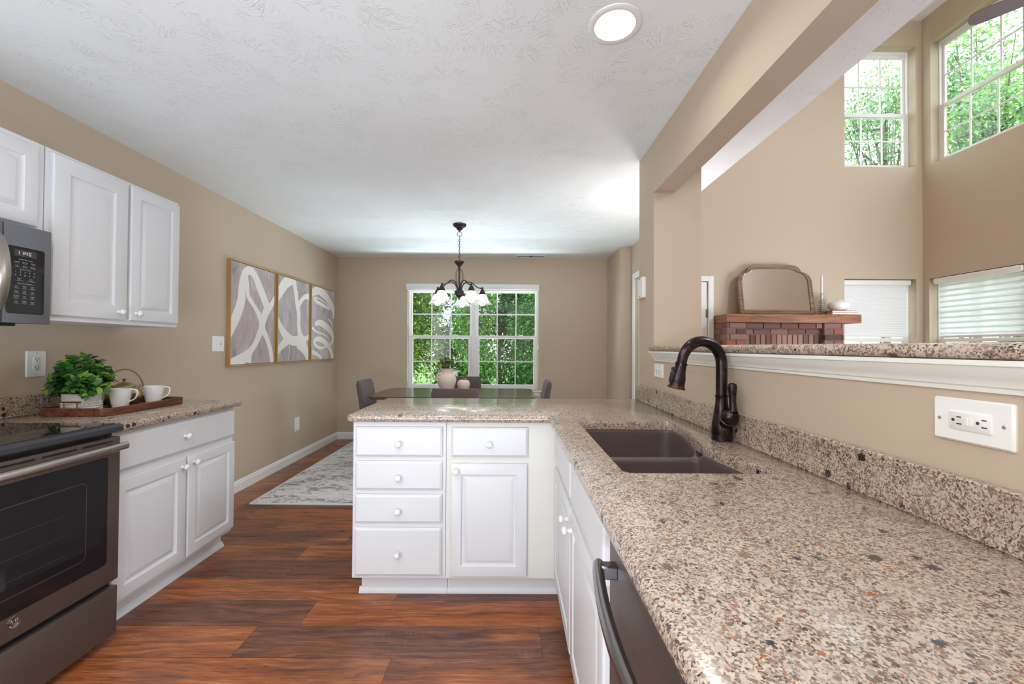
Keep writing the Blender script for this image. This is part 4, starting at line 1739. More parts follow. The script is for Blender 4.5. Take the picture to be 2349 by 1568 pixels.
def leaf_quads(m, P, D, L, W, up, col, curl=0.25):
    """one pointed leaf, six-sided and folded"""
    D = D.normalized()
    S = D.cross(up)
    if S.length < 1e-3:
        S = D.orthogonal()
    S.normalize()
    N = S.cross(D)
    pts = [P, P + D * L * 0.3 + S * W * 0.42 + N * W * 0.12, P + D * L * 0.62 + S * W * 0.46 + N * W * 0.10 - N * L * curl * 0.25,
           P + D * L - N * L * curl, P + D * L * 0.62 - S * W * 0.46 + N * W * 0.10 - N * L * curl * 0.25, P + D * L * 0.3 - S * W * 0.42 + N * W * 0.12,
           P + D * L * 0.35 - N * W * 0.04, P + D * L * 0.66 - N * (W * 0.04 + L * curl * 0.3)]
    m.col = col
    m._add(pts, [(0, 1, 6), (1, 2, 7, 6), (2, 3, 7), (3, 4, 7), (4, 5, 6, 7), (5, 0, 6)])


PC = Vector((-2.118, 2.050, ZB))
t = thing('potted_plant', 'bushy green plant in a white beaded pot on the wood tray', 'plant', PC)
mb = MB()
mb.lathe([(0.060, 0), (0.066, 0.004), (0.069, 0.03), (0.0705, 0.06), (0.0715, 0.092), (0.069, 0.094), (0.066, 0.090), (0.064, 0.078), (0.0, 0.078)], PC, 40)
pot = mb.build('pot', 'pot', t, 40)
mb = MB()
for r in range(4):
    for k in range(34):
        a = 2 * PI * (k + 0.5 * (r % 2)) / 34
        mb.sphere((PC.x + 0.0695 * math.cos(a), PC.y + 0.0695 * math.sin(a), ZB + 0.012 + r * 0.0115), 0.0058, 8, 6)
mb.build('beading', 'pot', pot, 60)
ml = MB()
ms = MB()
for k in range(70):
    a = random.uniform(0, 2 * PI)
    el = random.uniform(0.0, 1.0) ** 1.15
    spread = 0.113 * (0.35 + 0.65 * math.sin(PI * (0.12 + 0.55 * el)))
    base = PC + Vector((0.035 * math.cos(a), 0.035 * math.sin(a), 0.080))
    hgt = 0.185 * (1 - el * 0.92) + random.uniform(-0.01, 0.012)
    rad = spread * (0.45 + 0.7 * el)
    tip = PC + Vector((rad * math.cos(a), rad * math.sin(a), 0.085 + hgt))
    if tip.x < XL + 0.04:
        tip.x = XL + 0.04
    mid = (base + tip) / 2 + Vector((0, 0, 0.03))
    pts = [base * (1 - s) ** 2 + mid * 2 * s * (1 - s) + tip * s * s for s in [q / 6 for q in range(7)]]
    ms.tube(pts, 0.0011, 5)
    for q in range(2, 7):
        for sd in (0, 1, 2):
            b = 2.4 * q + sd * 2.09 + random.uniform(-0.4, 0.4)
            dirv = (pts[q] - pts[q - 1]).normalized()
            side = dirv.orthogonal().normalized()
            side.rotate(Matrix.Rotation(b, 3, dirv))
            D = dirv * random.uniform(0.35, 0.8) + side * random.uniform(0.7, 1.1)
            L = random.uniform(0.030, 0.046)
            f = random.random()
            tipness = (q - 2) / 4
            if f < 0.22 * tipness + 0.05:
                c = srgb(random.randint(120, 150), random.randint(168, 190), random.randint(50, 70))
            elif f < 0.45:
                c = srgb(random.randint(84, 110), random.randint(144, 162), random.randint(60, 78))
            else:
                c = srgb(random.randint(58, 80), random.randint(104, 126), random.randint(60, 76))
            if (pts[q].xy - PC.xy).length > 0.125:
                continue
            if (pts[q] - Vector((-2.022, 2.148, pts[q].z))).length < 0.098 and pts[q].z < 1.04:
                continue
            outw = Vector((pts[q].x - PC.x, pts[q].y - PC.y, 0.04))
            upv = Z * 0.8 + outw.normalized() * random.uniform(0.2, 1.5) + Vector((random.uniform(-.6, .6), random.uniform(-.6, .6), random.uniform(-.3, .3)))
            leaf_quads(ml, pts[q], D, L, L * 0.62, upv, c, random.uniform(0.0, 0.3))
ms.build('stems', 'leg_wood', t, 0)
ml.v = [(max(p[0], XL + 0.012), p[1], p[2]) for p in ml.v]
ml.build('foliage', 'house_leaf', t, 60)


def mug(loc, ang, label):
    t = thing('mug', label, 'mug', loc, 'white mugs on the tray')
    P = Vector(loc)
    m = MB()
    m.lathe([(0.026, 0), (0.029, 0.001), (0.031, 0.005), (0.0365, 0.030), (0.0425, 0.066), (0.0470, 0.104), (0.0470, 0.106), (0.0450, 0.106), (0.0440, 0.102), (0.0395, 0.066), (0.0335, 0.032), (0.028, 0.010), (0.0, 0.008)], P, 40, cap0=True, cap1=False)
    m.build('cup', 'porcelain', t, 50)
    m = MB()
    d = Vector((math.cos(ang), math.sin(ang), 0))
    cr = [(0.044, 0.097), (0.056, 0.099), (0.067, 0.096), (0.071, 0.084), (0.069, 0.066), (0.060, 0.048), (0.036, 0.036)]
    pts = []
    for i in range(len(cr) - 1):
        for k in range(4):
            s = k / 4
            a = cr[i]
            b = cr[i + 1]
            pts.append(P + d * (a[0] * (1 - s) + b[0] * s) + Z * (a[1] * (1 - s) + b[1] * s))
    pts.append(P + d * cr[-1][0] + Z * cr[-1][1])
    for _ in range(3):
        pts = [pts[0]] + [(pts[i - 1] + pts[i] * 2 + pts[i + 1]) / 4 for i in range(1, len(pts) - 1)] + [pts[-1]]
    sd = Z.cross(d)
    rows = []
    for i, p in enumerate(pts):
        tg = (pts[min(i + 1, len(pts) - 1)] - pts[max(i - 1, 0)]).normalized()
        nn = tg.cross(sd)
        rows.append([p + nn * (0.0042 * math.cos(q * PI / 5)) + sd * (0.0072 * math.sin(q * PI / 5)) for q in range(10)])
    m.grid(rows, True, True, True)
    m.build('handle', 'porcelain', t, 60)


mug((-2.022, 2.148, ZB), 0.35, 'white mug in front of the brass teapot, next to the plant')
mug((-1.972, 2.290, ZB), 0.45, 'white mug near the far end of the tray, right of the teapot')

TP = Vector((-2.135, 2.290, ZB))
t = thing('teapot', 'brushed brass teapot with a hoop handle between the two mugs', 'teapot', TP)
mb = MB()
mb.lathe([(0.050, 0), (0.056, 0.002), (0.070, 0.016), (0.079, 0.038), (0.078, 0.058), (0.070, 0.078), (0.055, 0.094), (0.046, 0.099), (0.0, 0.099)], TP, 40)
mb.build('body', 'brass', t, 50)
mb = MB()
mb.lathe([(0.049, 0.098), (0.050, 0.101), (0.044, 0.110), (0.030, 0.119), (0.014, 0.124), (0.007, 0.127), (0.006, 0.132), (0.009, 0.136), (0.010, 0.141), (0.006, 0.145), (0.0, 0.146)], TP, 32)
mb.build('lid', 'brass', t, 50)
mb = MB()
dv = Vector((0.73, 0.68, 0)).normalized()
pts = [TP + dv * (0.080 * math.cos(a)) + Z * (0.078 + 0.118 * math.sin(a)) for a in [PI * (k / 24) for k in range(25)]]
mb.tube(pts, 0.0036, 8)
mb.build('handle', 'brass_rod', t, 60)
mb = MB()
mb.tube([TP + dv * 0.066 + Z * 0.045, TP + dv * 0.088 + Z * 0.055, TP + dv * 0.100 + Z * 0.075, TP + dv * 0.112 + Z * 0.092], [0.014, 0.011, 0.0085, 0.007], 12)
mb.build('spout', 'brass', t, 50)

# ------------------------------------------------------------------ peninsula cabinets
PYF = 2.035
px0 = -0.770
psp = -0.313
pxe = 0.236
t = thing('base_cabinet', 'white four-drawer base cabinet at the left end of the peninsula', 'cabinet', (-0.54, 2.32, 0))
mb = MB()
mb.box(px0, psp - 0.0008, PYF, 2.625, 0.112, 0.876, 0.001)
mb.build('body', 'white', t, 0)


def toe(parent, x0, x1, yf, left_return=False):
    m = MB()
    m.box(x0, x1, yf, 2.60, 0.0, 0.112)
    pr_ = [(0, 0), (0.013, 0), (0.012, 0.010), (0.006, 0.018), (0.004, 0.028), (0, 0.030)]
    m.grid([[Vector((x, yf - a, z)) for a, z in pr_] for x in (x0 - (0.010 if left_return else 0), x1)], True, True, True)
    m.build('toe_kick', 'white', parent, 30)


toe(t, px0 + 0.022, psp - 0.0008, PYF + 0.075, True)
for z0, z1 in ((0.708, 0.851), (0.546, 0.685), (0.385, 0.523), (0.130, 0.362)):
    d = add_drawer(t, (px0 + 0.015, PYF, z0), X, -Y, 0.424, z1 - z0)
    add_knob(d, (px0 + 0.015 + 0.214, PYF - 0.019, (z0 + z1) / 2 - 0.008), -Y)
t = thing('base_cabinet', 'white base cabinet with one drawer over one door at the inner corner of the peninsula', 'cabinet', (-0.04, 2.32, 0))
mb = MB()
mb.box(psp + 0.0008, pxe, PYF, 2.625, 0.112, 0.876, 0.001)
mb.build('body', 'cream', t, 0)
toe(t, psp + 0.0008, pxe + 0.06, PYF + 0.075)
d = add_drawer(t, (-0.287, PYF, 0.708), X, -Y, 0.375, 0.143)
add_knob(d, (-0.100, PYF - 0.019, 0.772), -Y)
d = add_door(t, (-0.289, PYF, 0.127), X, -Y, 0.375, 0.548)
add_knob(d, (-0.262, PYF - 0.019, 0.640), -Y)

# sink run
SXF = 0.236
t = thing('base_cabinet', 'white sink base cabinet with two false fronts and two doors beside the dishwasher', 'cabinet', (0.52, 1.5, 0))
mb = MB()
mb.box(SXF, SXF + 0.018, 0.925, PYF - 0.001, 0.112, 0.876)
mb.box(SXF + 0.018, 0.80, 0.925, 0.943, 0.112, 0.876)
mb.box(SXF + 0.018, 0.80, PYF - 0.019, PYF - 0.001, 0.112, 0.876)
mb.box(SXF + 0.018, 0.80, 0.943, PYF - 0.019, 0.112, 0.13)
mb.box(0.785, 0.80, 0.943, PYF - 0.019, 0.13, 0.876)
mb.build('body', 'white', t, 0)
mb = MB()
mb.box(SXF + 0.07, 0.80, 0.925, PYF + 0.06, 0, 0.112)
mb.build('toe_kick', 'white', t, 0)
for ya, yb in ((2.012, 1.500), (1.478, 0.962)):
    add_drawer(t, (SXF, ya, 0.693), -Y, -X, ya - yb, 0.140, 'false_front')
d = add_door(t, (SXF, 2.012, 0.135), -Y, -X, 0.512, 0.530)
add_knob(d, (SXF - 0.019, 1.532, 0.610), -X)
d = add_door(t, (SXF, 1.478, 0.135), -Y, -X, 0.516, 0.530)
add_knob(d, (SXF - 0.019, 1.446, 0.606), -X)

# dishwasher
t = thing('dishwasher', 'slate dishwasher with a bowed bar handle below the near countertop', 'dishwasher', (0.5, 0.6, 0))
mb = MB()
mb.box(0.262, 0.80, 0.316, 0.918, 0.10, 0.868, 0.002)
mb.build('tub', 'black', t, 0)
mb = MB()
mb.box(0.222, 0.262, 0.318, 0.917, 0.12, 0.862, 0.004, 2)
dr = mb.build('door', 'slate', t, 30)
mb = MB()
mb.box(0.228, 0.262, 0.318, 0.917, 0.8625, 0.874, 0.002)
mb.build('control_strip', 'black', t, 0)
mb = MB()
hp = []
for k in range(25):
    f = k / 24
    hp.append(Vector((0.190 - 0.026 * math.sin(PI * f) ** 0.8, 0.880 - 0.52 * f, 0.782)))
rows = []
for i, p in enumerate(hp):
    tg = (hp[min(i + 1, 24)] - hp[max(i - 1, 0)]).normalized()
    sd = tg.cross(Z)
    rows.append([p + sd * (0.0120 * math.cos(q * PI / 8)) + Z * (0.0165 * math.sin(q * PI / 8)) for q in range(16)])
mb.grid(rows, True, True, True)
for yy in (0.862, 0.378):
    mb.box(0.186, 0.224, yy - 0.013, yy + 0.013, 0.768, 0.796, 0.003)
mb.build('handle', 'steel_dark', dr, 40)
mb = MB()
mb.box(0.29, 0.31, 0.318, 0.917, 0.0, 0.10)
mb.build('kick_plate', 'black', t, 0)
# filler cabinet beyond the dishwasher
t = thing('base_cabinet', 'white end cabinet past the dishwasher at the viewer', 'cabinet', (0.52, -0.45, 0))
mb = MB()
mb.box(SXF, 0.80, -1.18, 0.312, 0.112, 0.876, 0.001)
mb.build('body', 'white', t, 0)
mb = MB()
mb.box(SXF + 0.07, 0.80, -1.18, 0.312, 0, 0.112)
mb.build('toe_kick', 'white', t, 0)
for ya in (0.29, -0.21, -0.70):
    d = add_door(t, (SXF, ya, 0.135), -Y, -X, 0.46, 0.71)
    add_knob(d, (SXF - 0.019, ya - 0.03, 0.75), -X)

# ------------------------------------------------------------------ L-shaped worktop with sink cut-out
EX = 0.188
EYF = 2.000
outer = [(EX, -1.2), (XR - 0.001, -1.2), (XR - 0.001, 2.668), (-0.796, 2.668), (-0.796, EYF), (EX, EYF)]


def sink_outline(grow=0.0):
    pts = []
    # near edge left -> right, right side bowed in by the tap, far edge, left side
    def right(y):
        s = (y - 1.09) / (1.862 - 1.09)
        return 0.712 + 0.016 * s - 0.050 * math.sin(PI * min(max((s - 0.02) / 0.8, 0), 1)) ** 1.3
    base = [(0.302, 1.090)] + [(right(1.090 + (1.862 - 1.090) * k / 14), 1.090 + (1.862 - 1.090) * k / 14) for k in range(15)] + [(0.302, 1.862)]
    rad = [0.035] + [0.0] * 15 + [0.030]
    rad[1] = 0.02
    rad[15] = 0.045
    p = round_poly(base, rad, 5)
    return inset_poly(p, -grow) if grow else p


hole = sink_outline()
t = thing('countertop', 'L-shaped granite countertop around the brown sink', 'countertop', (0.3, 1.5, ZT - 0.038))
op = round_poly(outer, [0, 0, 0, 0.03, 0.03, 0.012], 5)
mb = MB()
rows = [[Vector((p[0], p[1], ZT + h)) for p in inset_poly(op, i)] for i, h in EDGE]
mb.grid(rows, True)
mb.holed(inset_poly(op, 0.012), [hole], ZT)
mb.holed(inset_poly(op, 0.012), [hole], ZT - 0.038, True)
mb.grid([[Vector((p[0], p[1], ZT)) for p in hole], [Vector((p[0], p[1], ZT - 0.003)) for p in inset_poly(hole, 0.001)], [Vector((p[0], p[1], ZT - 0.038)) for p in inset_poly(hole, 0.001)], [Vector((p[0], p[1], ZT - 0.038)) for p in hole]], True)
mb.build('slab', 'granite', t, 30, fix=True)
mb = MB()
mb.box(XR - 0.021, XR - 0.001, -1.2, 2.655, ZT, ZT + 0.102, 0.002)
mb.build('backsplash', 'granite', t, 30)

# sink
t = thing('sink', 'brown composite double-bowl sink set under the granite', 'sink', (0.51, 1.48, ZT - 0.24))
o2 = sink_outline(0.030)
full = sink_outline(0.003)


def split(poly, ylo, yhi):
    """clip the outline to a band of y"""
    def clip(pl, yc, keep_above):
        out = []
        for i in range(len(pl)):
            a, b = pl[i - 1], pl[i]
            ia = (a[1] >= yc) == keep_above
            ib = (b[1] >= yc) == keep_above
            if ia != ib:
                s = (yc - a[1]) / (b[1] - a[1])
                out.append((a[0] + (b[0] - a[0]) * s, yc))
            if ib:
                out.append(b)
        return out
    return clip(clip(poly, ylo, True), yhi, False)


def resample(poly, n=72):
    P = [Vector(p) for p in poly]
    seg = [(P[(i + 1) % len(P)] - P[i]).length for i in range(len(P))]
    tot = sum(seg)
    out = []
    i, acc = 0, 0.0
    for k in range(n):
        d = tot * k / n
        while acc + seg[i] < d and i < len(P) - 1:
            acc += seg[i]
            i += 1
        s = (d - acc) / max(seg[i], 1e-9)
        out.append(tuple(P[i] * (1 - s) + P[(i + 1) % len(P)] * s))
    return out


b1 = split(full, 1.0, 1.456)
b2 = split(full, 1.486, 2.0)


def smooth_poly(p, it=4):
    for _ in range(it):
        p = [((p[i - 1][0] + 2 * p[i][0] + p[(i + 1) % len(p)][0]) / 4, (p[i - 1][1] + 2 * p[i][1] + p[(i + 1) % len(p)][1]) / 4) for i in range(len(p))]
    return p


b1 = smooth_poly(resample(b1, 110), 4)
b2 = smooth_poly(resample(b2, 110), 4)
DIV = 0.024


def dip(p):
    """how far the top edge sinks towards the divider"""
    w = 1 - max(0.0, abs(p[1] - 1.471) - 0.017) / 0.022
    return DIV * max(0.0, min(1.0, w)) ** 1.5


zr = ZT - 0.0385
mb = MB()
mb.holed(o2, [b1, b2], zr)
mb.v = [(p[0], p[1], p[2] - (dip(p) if 0.292 < p[0] < 0.72 else 0.0)) for p in mb.v]
mb.grid([[Vector((p[0], p[1], zr)) for p in o2], [Vector((p[0], p[1], zr - 0.012)) for p in o2]], True)
mb.build('rim', 'sink', t, 50, fix=False)
for nm, b in (('near', b1), ('far', b2)):
    mb = MB()
    cx = sum(p[0] for p in b) / len(b)
    cy = sum(p[1] for p in b) / len(b)
    rows = []
    for i, h in ((0, 0), (0.002, -0.001), (0.004, -0.005), (0.005, -0.014), (0.012, -0.170), (0.018, -0.195), (0.035, -0.208), (0.06, -0.211)):
        k = 1 - i / 0.19
        rows.append([Vector((cx + (p[0] - cx) * k, cy + (p[1] - cy) * k, zr + h - dip(p) * max(0.0, 1 + h / 0.17))) for p in b])
    mb.grid(rows, True, False, False)
    n = len(b)
    mb._add(rows[-1], [tuple(range(n))])
    bo = mb.build('bowl', 'sink', t, 50)
    mb = MB()
    mb.lathe([(0.044, 0.0), (0.044, 0.002), (0.036, 0.003), (0.030, 0.0005), (0.0, 0.0005)], (cx, cy, zr - 0.211), 28)
    mb.build('drain', 'chrome', bo, 40)

# faucet
FP = Vector((0.766, 1.492, ZT + 0.0006))
t = thing('faucet', 'oil-rubbed bronze gooseneck faucet with side lever behind the sink', 'faucet', FP)
mb = MB()
mb.lathe([(0.0345, 0), (0.0345, 0.004), (0.0335, 0.010), (0.0340, 0.013), (0.0345, 0.030), (0.0330, 0.055), (0.0285, 0.085), (0.0235, 0.115), (0.0205, 0.140), (0.0205, 0.152), (0.0225, 0.158), (0.0225, 0.161), (0.017, 0.163)], FP, 36)
mb.build('body', 'bronze', t, 50)
mb = MB()
dirn = Vector((-0.972, -0.235, 0)).normalized()
R = 0.083
zc = ZT + 0.272
pts = [FP + Z * 0.155, FP + Z * 0.22]
for k in range(19):
    a = PI * k / 18 * 0.95
    pts.append(Vector((FP.x, FP.y, zc)) + dirn * (R - R * math.cos(a)) + Z * (R * math.sin(a)))
end = pts[-1]
tg = (pts[-1] - pts[-2]).normalized()
pts.append(end + tg * 0.014)
mb.tube(pts, [0.0195] * (len(pts) - 6) + [0.019, 0.0185, 0.018, 0.0175, 0.017, 0.0165], 20)
mb.build('spout_neck', 'bronze', t, 60)
hb = end + tg * 0.006
mb = MB()
mb.lathe([(0.0175, 0.0), (0.0205, 0.001), (0.0205, 0.006), (0.0185, 0.009), (0.0195, 0.03), (0.0245, 0.055), (0.0255, 0.070), (0.0250, 0.078), (0.0295, 0.090), (0.0300, 0.093), (0.0265, 0.094), (0.0, 0.092)], hb, 30, tg)
sh = mb.build('spray_head', 'bronze', t, 50)
mb = MB()
nrm = (dirn - tg * dirn.dot(tg)).normalized()
sdv = tg.cross(nrm)
rot = Matrix((sdv, nrm, tg)).transposed().to_4x4()
rot.translation = hb + nrm * 0.021 + tg * 0.040
mb.box(-0.008, 0.008, -0.004, 0.010, -0.018, -0.004, 0.003, 2, rot)
mb.box(-0.008, 0.008, -0.003, 0.011, -0.002, 0.036, 0.003, 2, rot)
mb.build('spray_button', 'black', sh, 40)
mb = MB()
mb.tube([hb + tg * 0.0905 + sdv * (0.0300 * math.cos(a)) + nrm * (0.0300 * math.sin(a)) for a in [2 * PI * k / 32 for k in range(32)]], 0.0011, 6, True)
mb.build('copper_rim', 'copper_line', sh, 60)
mb = MB()
hx = Vector((0.770, 1.462, ZT + 0.076))
ax = Vector((0.22, -0.62, 0.75)).normalized()
mb.lathe([(0.020, -0.042), (0.0215, -0.012), (0.0235, 0.0), (0.0275, 0.006), (0.0290, 0.016), (0.0265, 0.030), (0.0190, 0.041), (0.011, 0.047)], hx, 28, ax)
top = hx + ax * 0.040
pts = [top, top + Vector((0.001, 0.004, 0.014)), top + Vector((0.001, 0.006, 0.032)), top + Vector((0.0, 0.006, 0.060)), top + Vector((-0.001, 0.004, 0.085)), top + Vector((-0.001, 0.004, 0.098)), top + Vector((-0.001, 0.004, 0.104))]
mb.tube(pts, [0.016, 0.0125, 0.0115, 0.0125, 0.0150, 0.0140, 0.006], 18)
lv = mb.build('lever', 'bronze', t, 60)
mb = MB()
mb.tube([hx + ax * -0.002 + ax.orthogonal().normalized() * (0.0242 * math.cos(a)) + ax.cross(ax.orthogonal().normalized()) * (0.0242 * math.sin(a)) for a in [2 * PI * k / 32 for k in range(32)]], 0.0009, 6, True)
mb.build('brass_ring', 'brass', lv, 60)

# raised bar top
t = thing('bar_top', 'raised granite bar slab along the pass-through opening', 'countertop', (0.98, 0.6, 1.229))
poly = [(0.790, -1.2), (1.16, -1.2), (1.16, YJ - 0.003), (0.790, YJ - 0.003)]
rp = round_poly(poly, [0, 0, 0, 0.012], 4)
mb = MB()
rows = [[Vector((p[0], p[1], 1.2585 + h * 0.80)) for p in inset_poly(rp, i)] for i, h in EDGE]
mb.grid(rows, True, True, True)
mb.build('slab', 'granite', t, 30)

# ------------------------------------------------------------------ lights in the kitchen ceiling


def can_light(x, y, label, power, seen=True):
    t = thing('recessed_light', label, 'ceiling light', (x, y, ZC - 0.012))
    c = Vector((x, y, ZC))
    m = MB()
    m.lathe([(0.098, -0.001), (0.097, -0.005), (0.090, -0.008), (0.074, -0.006), (0.072, -0.001)], c, 48, None, False, False)
    m.build('trim_ring', 'trim', t, 40)
    m = MB()
    m.lathe([(0.0725, -0.003), (0.071, 0.012), (0.066, 0.04), (0.060, 0.060), (0.058, 0.062), (0.0, 0.064)], c, 40, None, False, False)
    m.build('baffle', 'baffle', t, 50)
    m = MB()
    m.lathe([(0.030, 0.063), (0.042, 0.052), (0.050, 0.034), (0.0505, 0.028), (0.046, 0.022), (0.0, 0.019)], c, 36)
    m.build('lamp', 'lens', t, 50)
    area_lamp('lamp_light', (0, 0, 0.029), (0, 0, -1), 0.086, 0.086, power, (1.0, 0.97, 0.93), 'DISK', t)
    return t


# the ceiling slab opens round each recessed light


def cut_ceiling(spots):
    ce = bpy.data.objects['ceiling']
    m = MB()
    outer_ = [(XL - 0.15, YK - 0.15), (XLOFT, YK - 0.15), (XLOFT, YB + 0.25), (XL - 0.15, YB + 0.25)]
    holes = [[(x + 0.073 * math.cos(2 * PI * k / 40), y + 0.073 * math.sin(2 * PI * k / 40)) for k in range(40)] for x, y in spots]
    m.holed(outer_, holes, ZC, True)
    for h in holes:
        m.grid([[Vector((p[0], p[1], ZC)) for p in h], [Vector((p[0], p[1], ZC + 0.08)) for p in h]], True, False, True)
    m.grid([[Vector((p[0], p[1], z)) for p in outer_] for z in (ZC, ZC + 0.28)], True, False, True)
    old = ce.data
    tmp = m.build('ceiling_tmp', MAT['ceiling'], None, 0)
    ce.data = tmp.data
    bpy.data.objects.remove(tmp)
    bpy.data.meshes.remove(old)


spots = [(0.380, 1.513), (-0.70, 1.10), (0.10, -0.40), (-1.2, -0.6)]
cut_ceiling(spots)
for (x, y), lab, pw in zip(spots, ('lit round recessed light in the kitchen ceiling above the sink', 'lit recessed light above the range aisle, just above the view',
                                   'lit recessed light above the viewer', 'lit recessed light behind the viewer'), (2.6, 5, 5, 5)):
    can_light(x, y, lab, pw)

# added fill globe above the aisle, out of view, to brighten the ceiling
t = thing('fill_globe_light', 'unseen fill globe added above the aisle to light the ceiling', 'ceiling light', (-0.75, 0.45, ZC))
mb = MB()
mb.lathe([(0.08, 0.0), (0.08, -0.02), (0.02, -0.035), (0.012, -0.12), (0.012, -0.17)], (-0.75, 0.45, ZC), 32)
mb.build('ceiling_rose', 'chand', t, 40)
mb = MB()
mb.sphere((-0.75, 0.45, ZC - 0.27), 0.12, 32, 18, 0.85)
mb.build('glass_globe', 'globe', t, 60)

# added fixture hidden behind the pier, fill light for the dining end
t = thing('fill_globe_light', 'unseen fill globe added in the passage, hidden behind the pier', 'ceiling light', (1.18, 3.22, ZC))
mb = MB()
mb.lathe([(0.07, 0.0), (0.07, -0.02), (0.02, -0.032), (0.012, -0.05), (0.012, -0.42)], (1.18, 3.22, ZC), 32)
mb.build('ceiling_rose', 'chand', t, 40)
mb = MB()
mb.sphere((1.18, 3.22, ZC - 0.51), 0.11, 32, 18, 0.9)
mb.build('glass_globe', 'hall_fill', t, 60)

# ceiling vent
t = thing('ceiling_vent', 'white slotted vent in the dining ceiling near the window wall', 'vent', (0.26, 5.40, ZC - 0.008))
mb = MB()
mb.loops((0.06, 5.34, ZC), X, Y, -Z, lambda i: [(i, i), (i, 0.12 - i), (0.40 - i, 0.12 - i), (0.40 - i, i)], [(0, 0), (0.002, 0.006), (0.02, 0.008), (0.021, 0.003)], cap=False, back=False)
mb.build('frame', 'trim', t, 0)
mb = MB()
mb.box(0.08, 0.44, 5.36, 5.44, ZC - 0.003, ZC - 0.0005)
mb.build('dark_back', 'slot', t, 0)
mb = MB()
for k in range(26):
    xk = 0.088 + k * 0.0138
    if 0.250 < xk < 0.27:
        mb.box(0.25, 0.27, 5.36, 5.44, ZC - 0.007, ZC - 0.003)
        continue
    mb.box(xk, xk + 0.0055, 5.36, 5.44, ZC - 0.007, ZC - 0.003)
mb.build('louvres', 'trim', t, 0)

# ------------------------------------------------------------------ chandelier
CH_ = Vector((-0.506, 4.03, 0))
t = thing('chandelier', 'dark bronze five-arm chandelier with white glass bells over the dining table', 'chandelier', CH_ + Z * ZC)


def cz(z):
    return CH_ + Z * z


mb = MB()
mb.lathe([(0.066, 0.0), (0.066, -0.006), (0.060, -0.018), (0.042, -0.030), (0.032, -0.036), (0.028, -0.048), (0.016, -0.058), (0.008, -0.062), (0.006, -0.074)], cz(ZC), 36)
mb.build('canopy', 'chand', t, 50)
mb = MB()


def link(c, ax1, ax2, a, b, r=0.0022):
    mb.tube([c + ax1 * (a * math.cos(q * PI / 8)) + ax2 * (b * math.sin(q * PI / 8)) for q in range(16)], r, 6, True)


link(cz(2.352), X, Z, 0.024, 0.024, 0.003)
z = 2.322
k = 0
while z > 2.098:
    link(cz(z - 0.008), X if k % 2 else Y, Z, 0.0075, 0.0165)
    z -= 0.0255
    k += 1
mb.tube([cz(2.365) + X * 0.002, cz(2.25) - X * 0.003, cz(2.09)], 0.0016, 5)
mb.build('chain', 'chand', t, 60)
mb = MB()
mb.lathe([(0.003, 2.095), (0.010, 2.088), (0.047, 2.082), (0.047, 2.076), (0.040, 2.062), (0.028, 2.048), (0.022, 2.040), (0.012, 2.030), (0.011, 2.018), (0.009, 2.012), (0.0085, 1.80)], cz(0), 28)
mb.build('column', 'chand', t, 40)
mb = MB()
for k in range(8):
    a = 2 * PI * k / 8 + 0.2
    d = Vector((math.cos(a), math.sin(a), 0))
    pr2 = [(0.010, 2.012), (0.026, 1.995), (0.040, 1.965), (0.043, 1.93), (0.034, 1.885), (0.022, 1.84), (0.012, 1.80)]
    mb.tube([cz(zv) + d * r for r, zv in pr2], 0.0016, 6)
mb.build('wire_cage', 'chand', t, 60)
mb = MB()
mb.lathe([(0.010, 1.805), (0.040, 1.795), (0.046, 1.788), (0.046, 1.780), (0.043, 1.777), (0.045, 1.772), (0.045, 1.766), (0.041, 1.762), (0.042, 1.756), (0.034, 1.742), (0.022, 1.732), (0.010, 1.726), (0.007, 1.716), (0.010, 1.711), (0.004, 1.704)], cz(0), 32)
mb.build('hub', 'chand', t, 50)
RA = 0.235
for k in range(5):
    a = PI / 2 + 2 * PI * k / 5
    d = Vector((math.cos(a), math.sin(a), 0))
    ctrl = [(0.018, 1.79), (0.024, 1.82), (0.045, 1.862), (0.085, 1.885), (0.130, 1.876), (0.165, 1.848), (0.195, 1.832), (0.220, 1.830), (RA, 1.826)]
    P = [cz(zv) + d * r for r, zv in ctrl]
    sm = []
    for i in range(len(P) - 1):
        p0 = P[max(i - 1, 0)]
        p1, p2 = P[i], P[i + 1]
        p3 = P[min(i + 2, len(P) - 1)]
        for q in range(5):
            s = q / 5
            sm.append(0.5 * ((2 * p1) + (p2 - p0) * s + (2 * p0 - 5 * p1 + 4 * p2 - p3) * s * s + (3 * p1 - p0 - 3 * p2 + p3) * s ** 3))
    sm.append(P[-1])
    mb = MB()
    mb.tube(sm, 0.0055, 8)
    arm = mb.build('arm', 'chand', t, 60)
    c = cz(0) + d * RA
    mb = MB()
    mb.lathe([(0.003, 1.842), (0.009, 1.838), (0.010, 1.832), (0.008, 1.826), (0.012, 1.818), (0.022, 1.800), (0.029, 1.785), (0.031, 1.776), (0.031, 1.770), (0.026, 1.768)], c, 26)
    mb.build('socket_cup', 'chand', arm, 50)
    mb = MB()
    mb.lathe([(0.027, 1.770), (0.036, 1.766), (0.044, 1.752), (0.052, 1.730), (0.062, 1.706), (0.074, 1.690), (0.089, 1.676), (0.0905, 1.671), (0.088, 1.672)], c, 36, None, False, False)
    sd_ = mb.build('glass_shade', 'frosted', t, 60)
    mb = MB()
    mb.lathe([(0.012, 1.765), (0.014, 1.74), (0.022, 1.72), (0.0295, 1.700), (0.0305, 1.685), (0.027, 1.670), (0.018, 1.659), (0.0, 1.655)], c, 20)
    mb.build('bulb', 'bulb', sd_, 60)

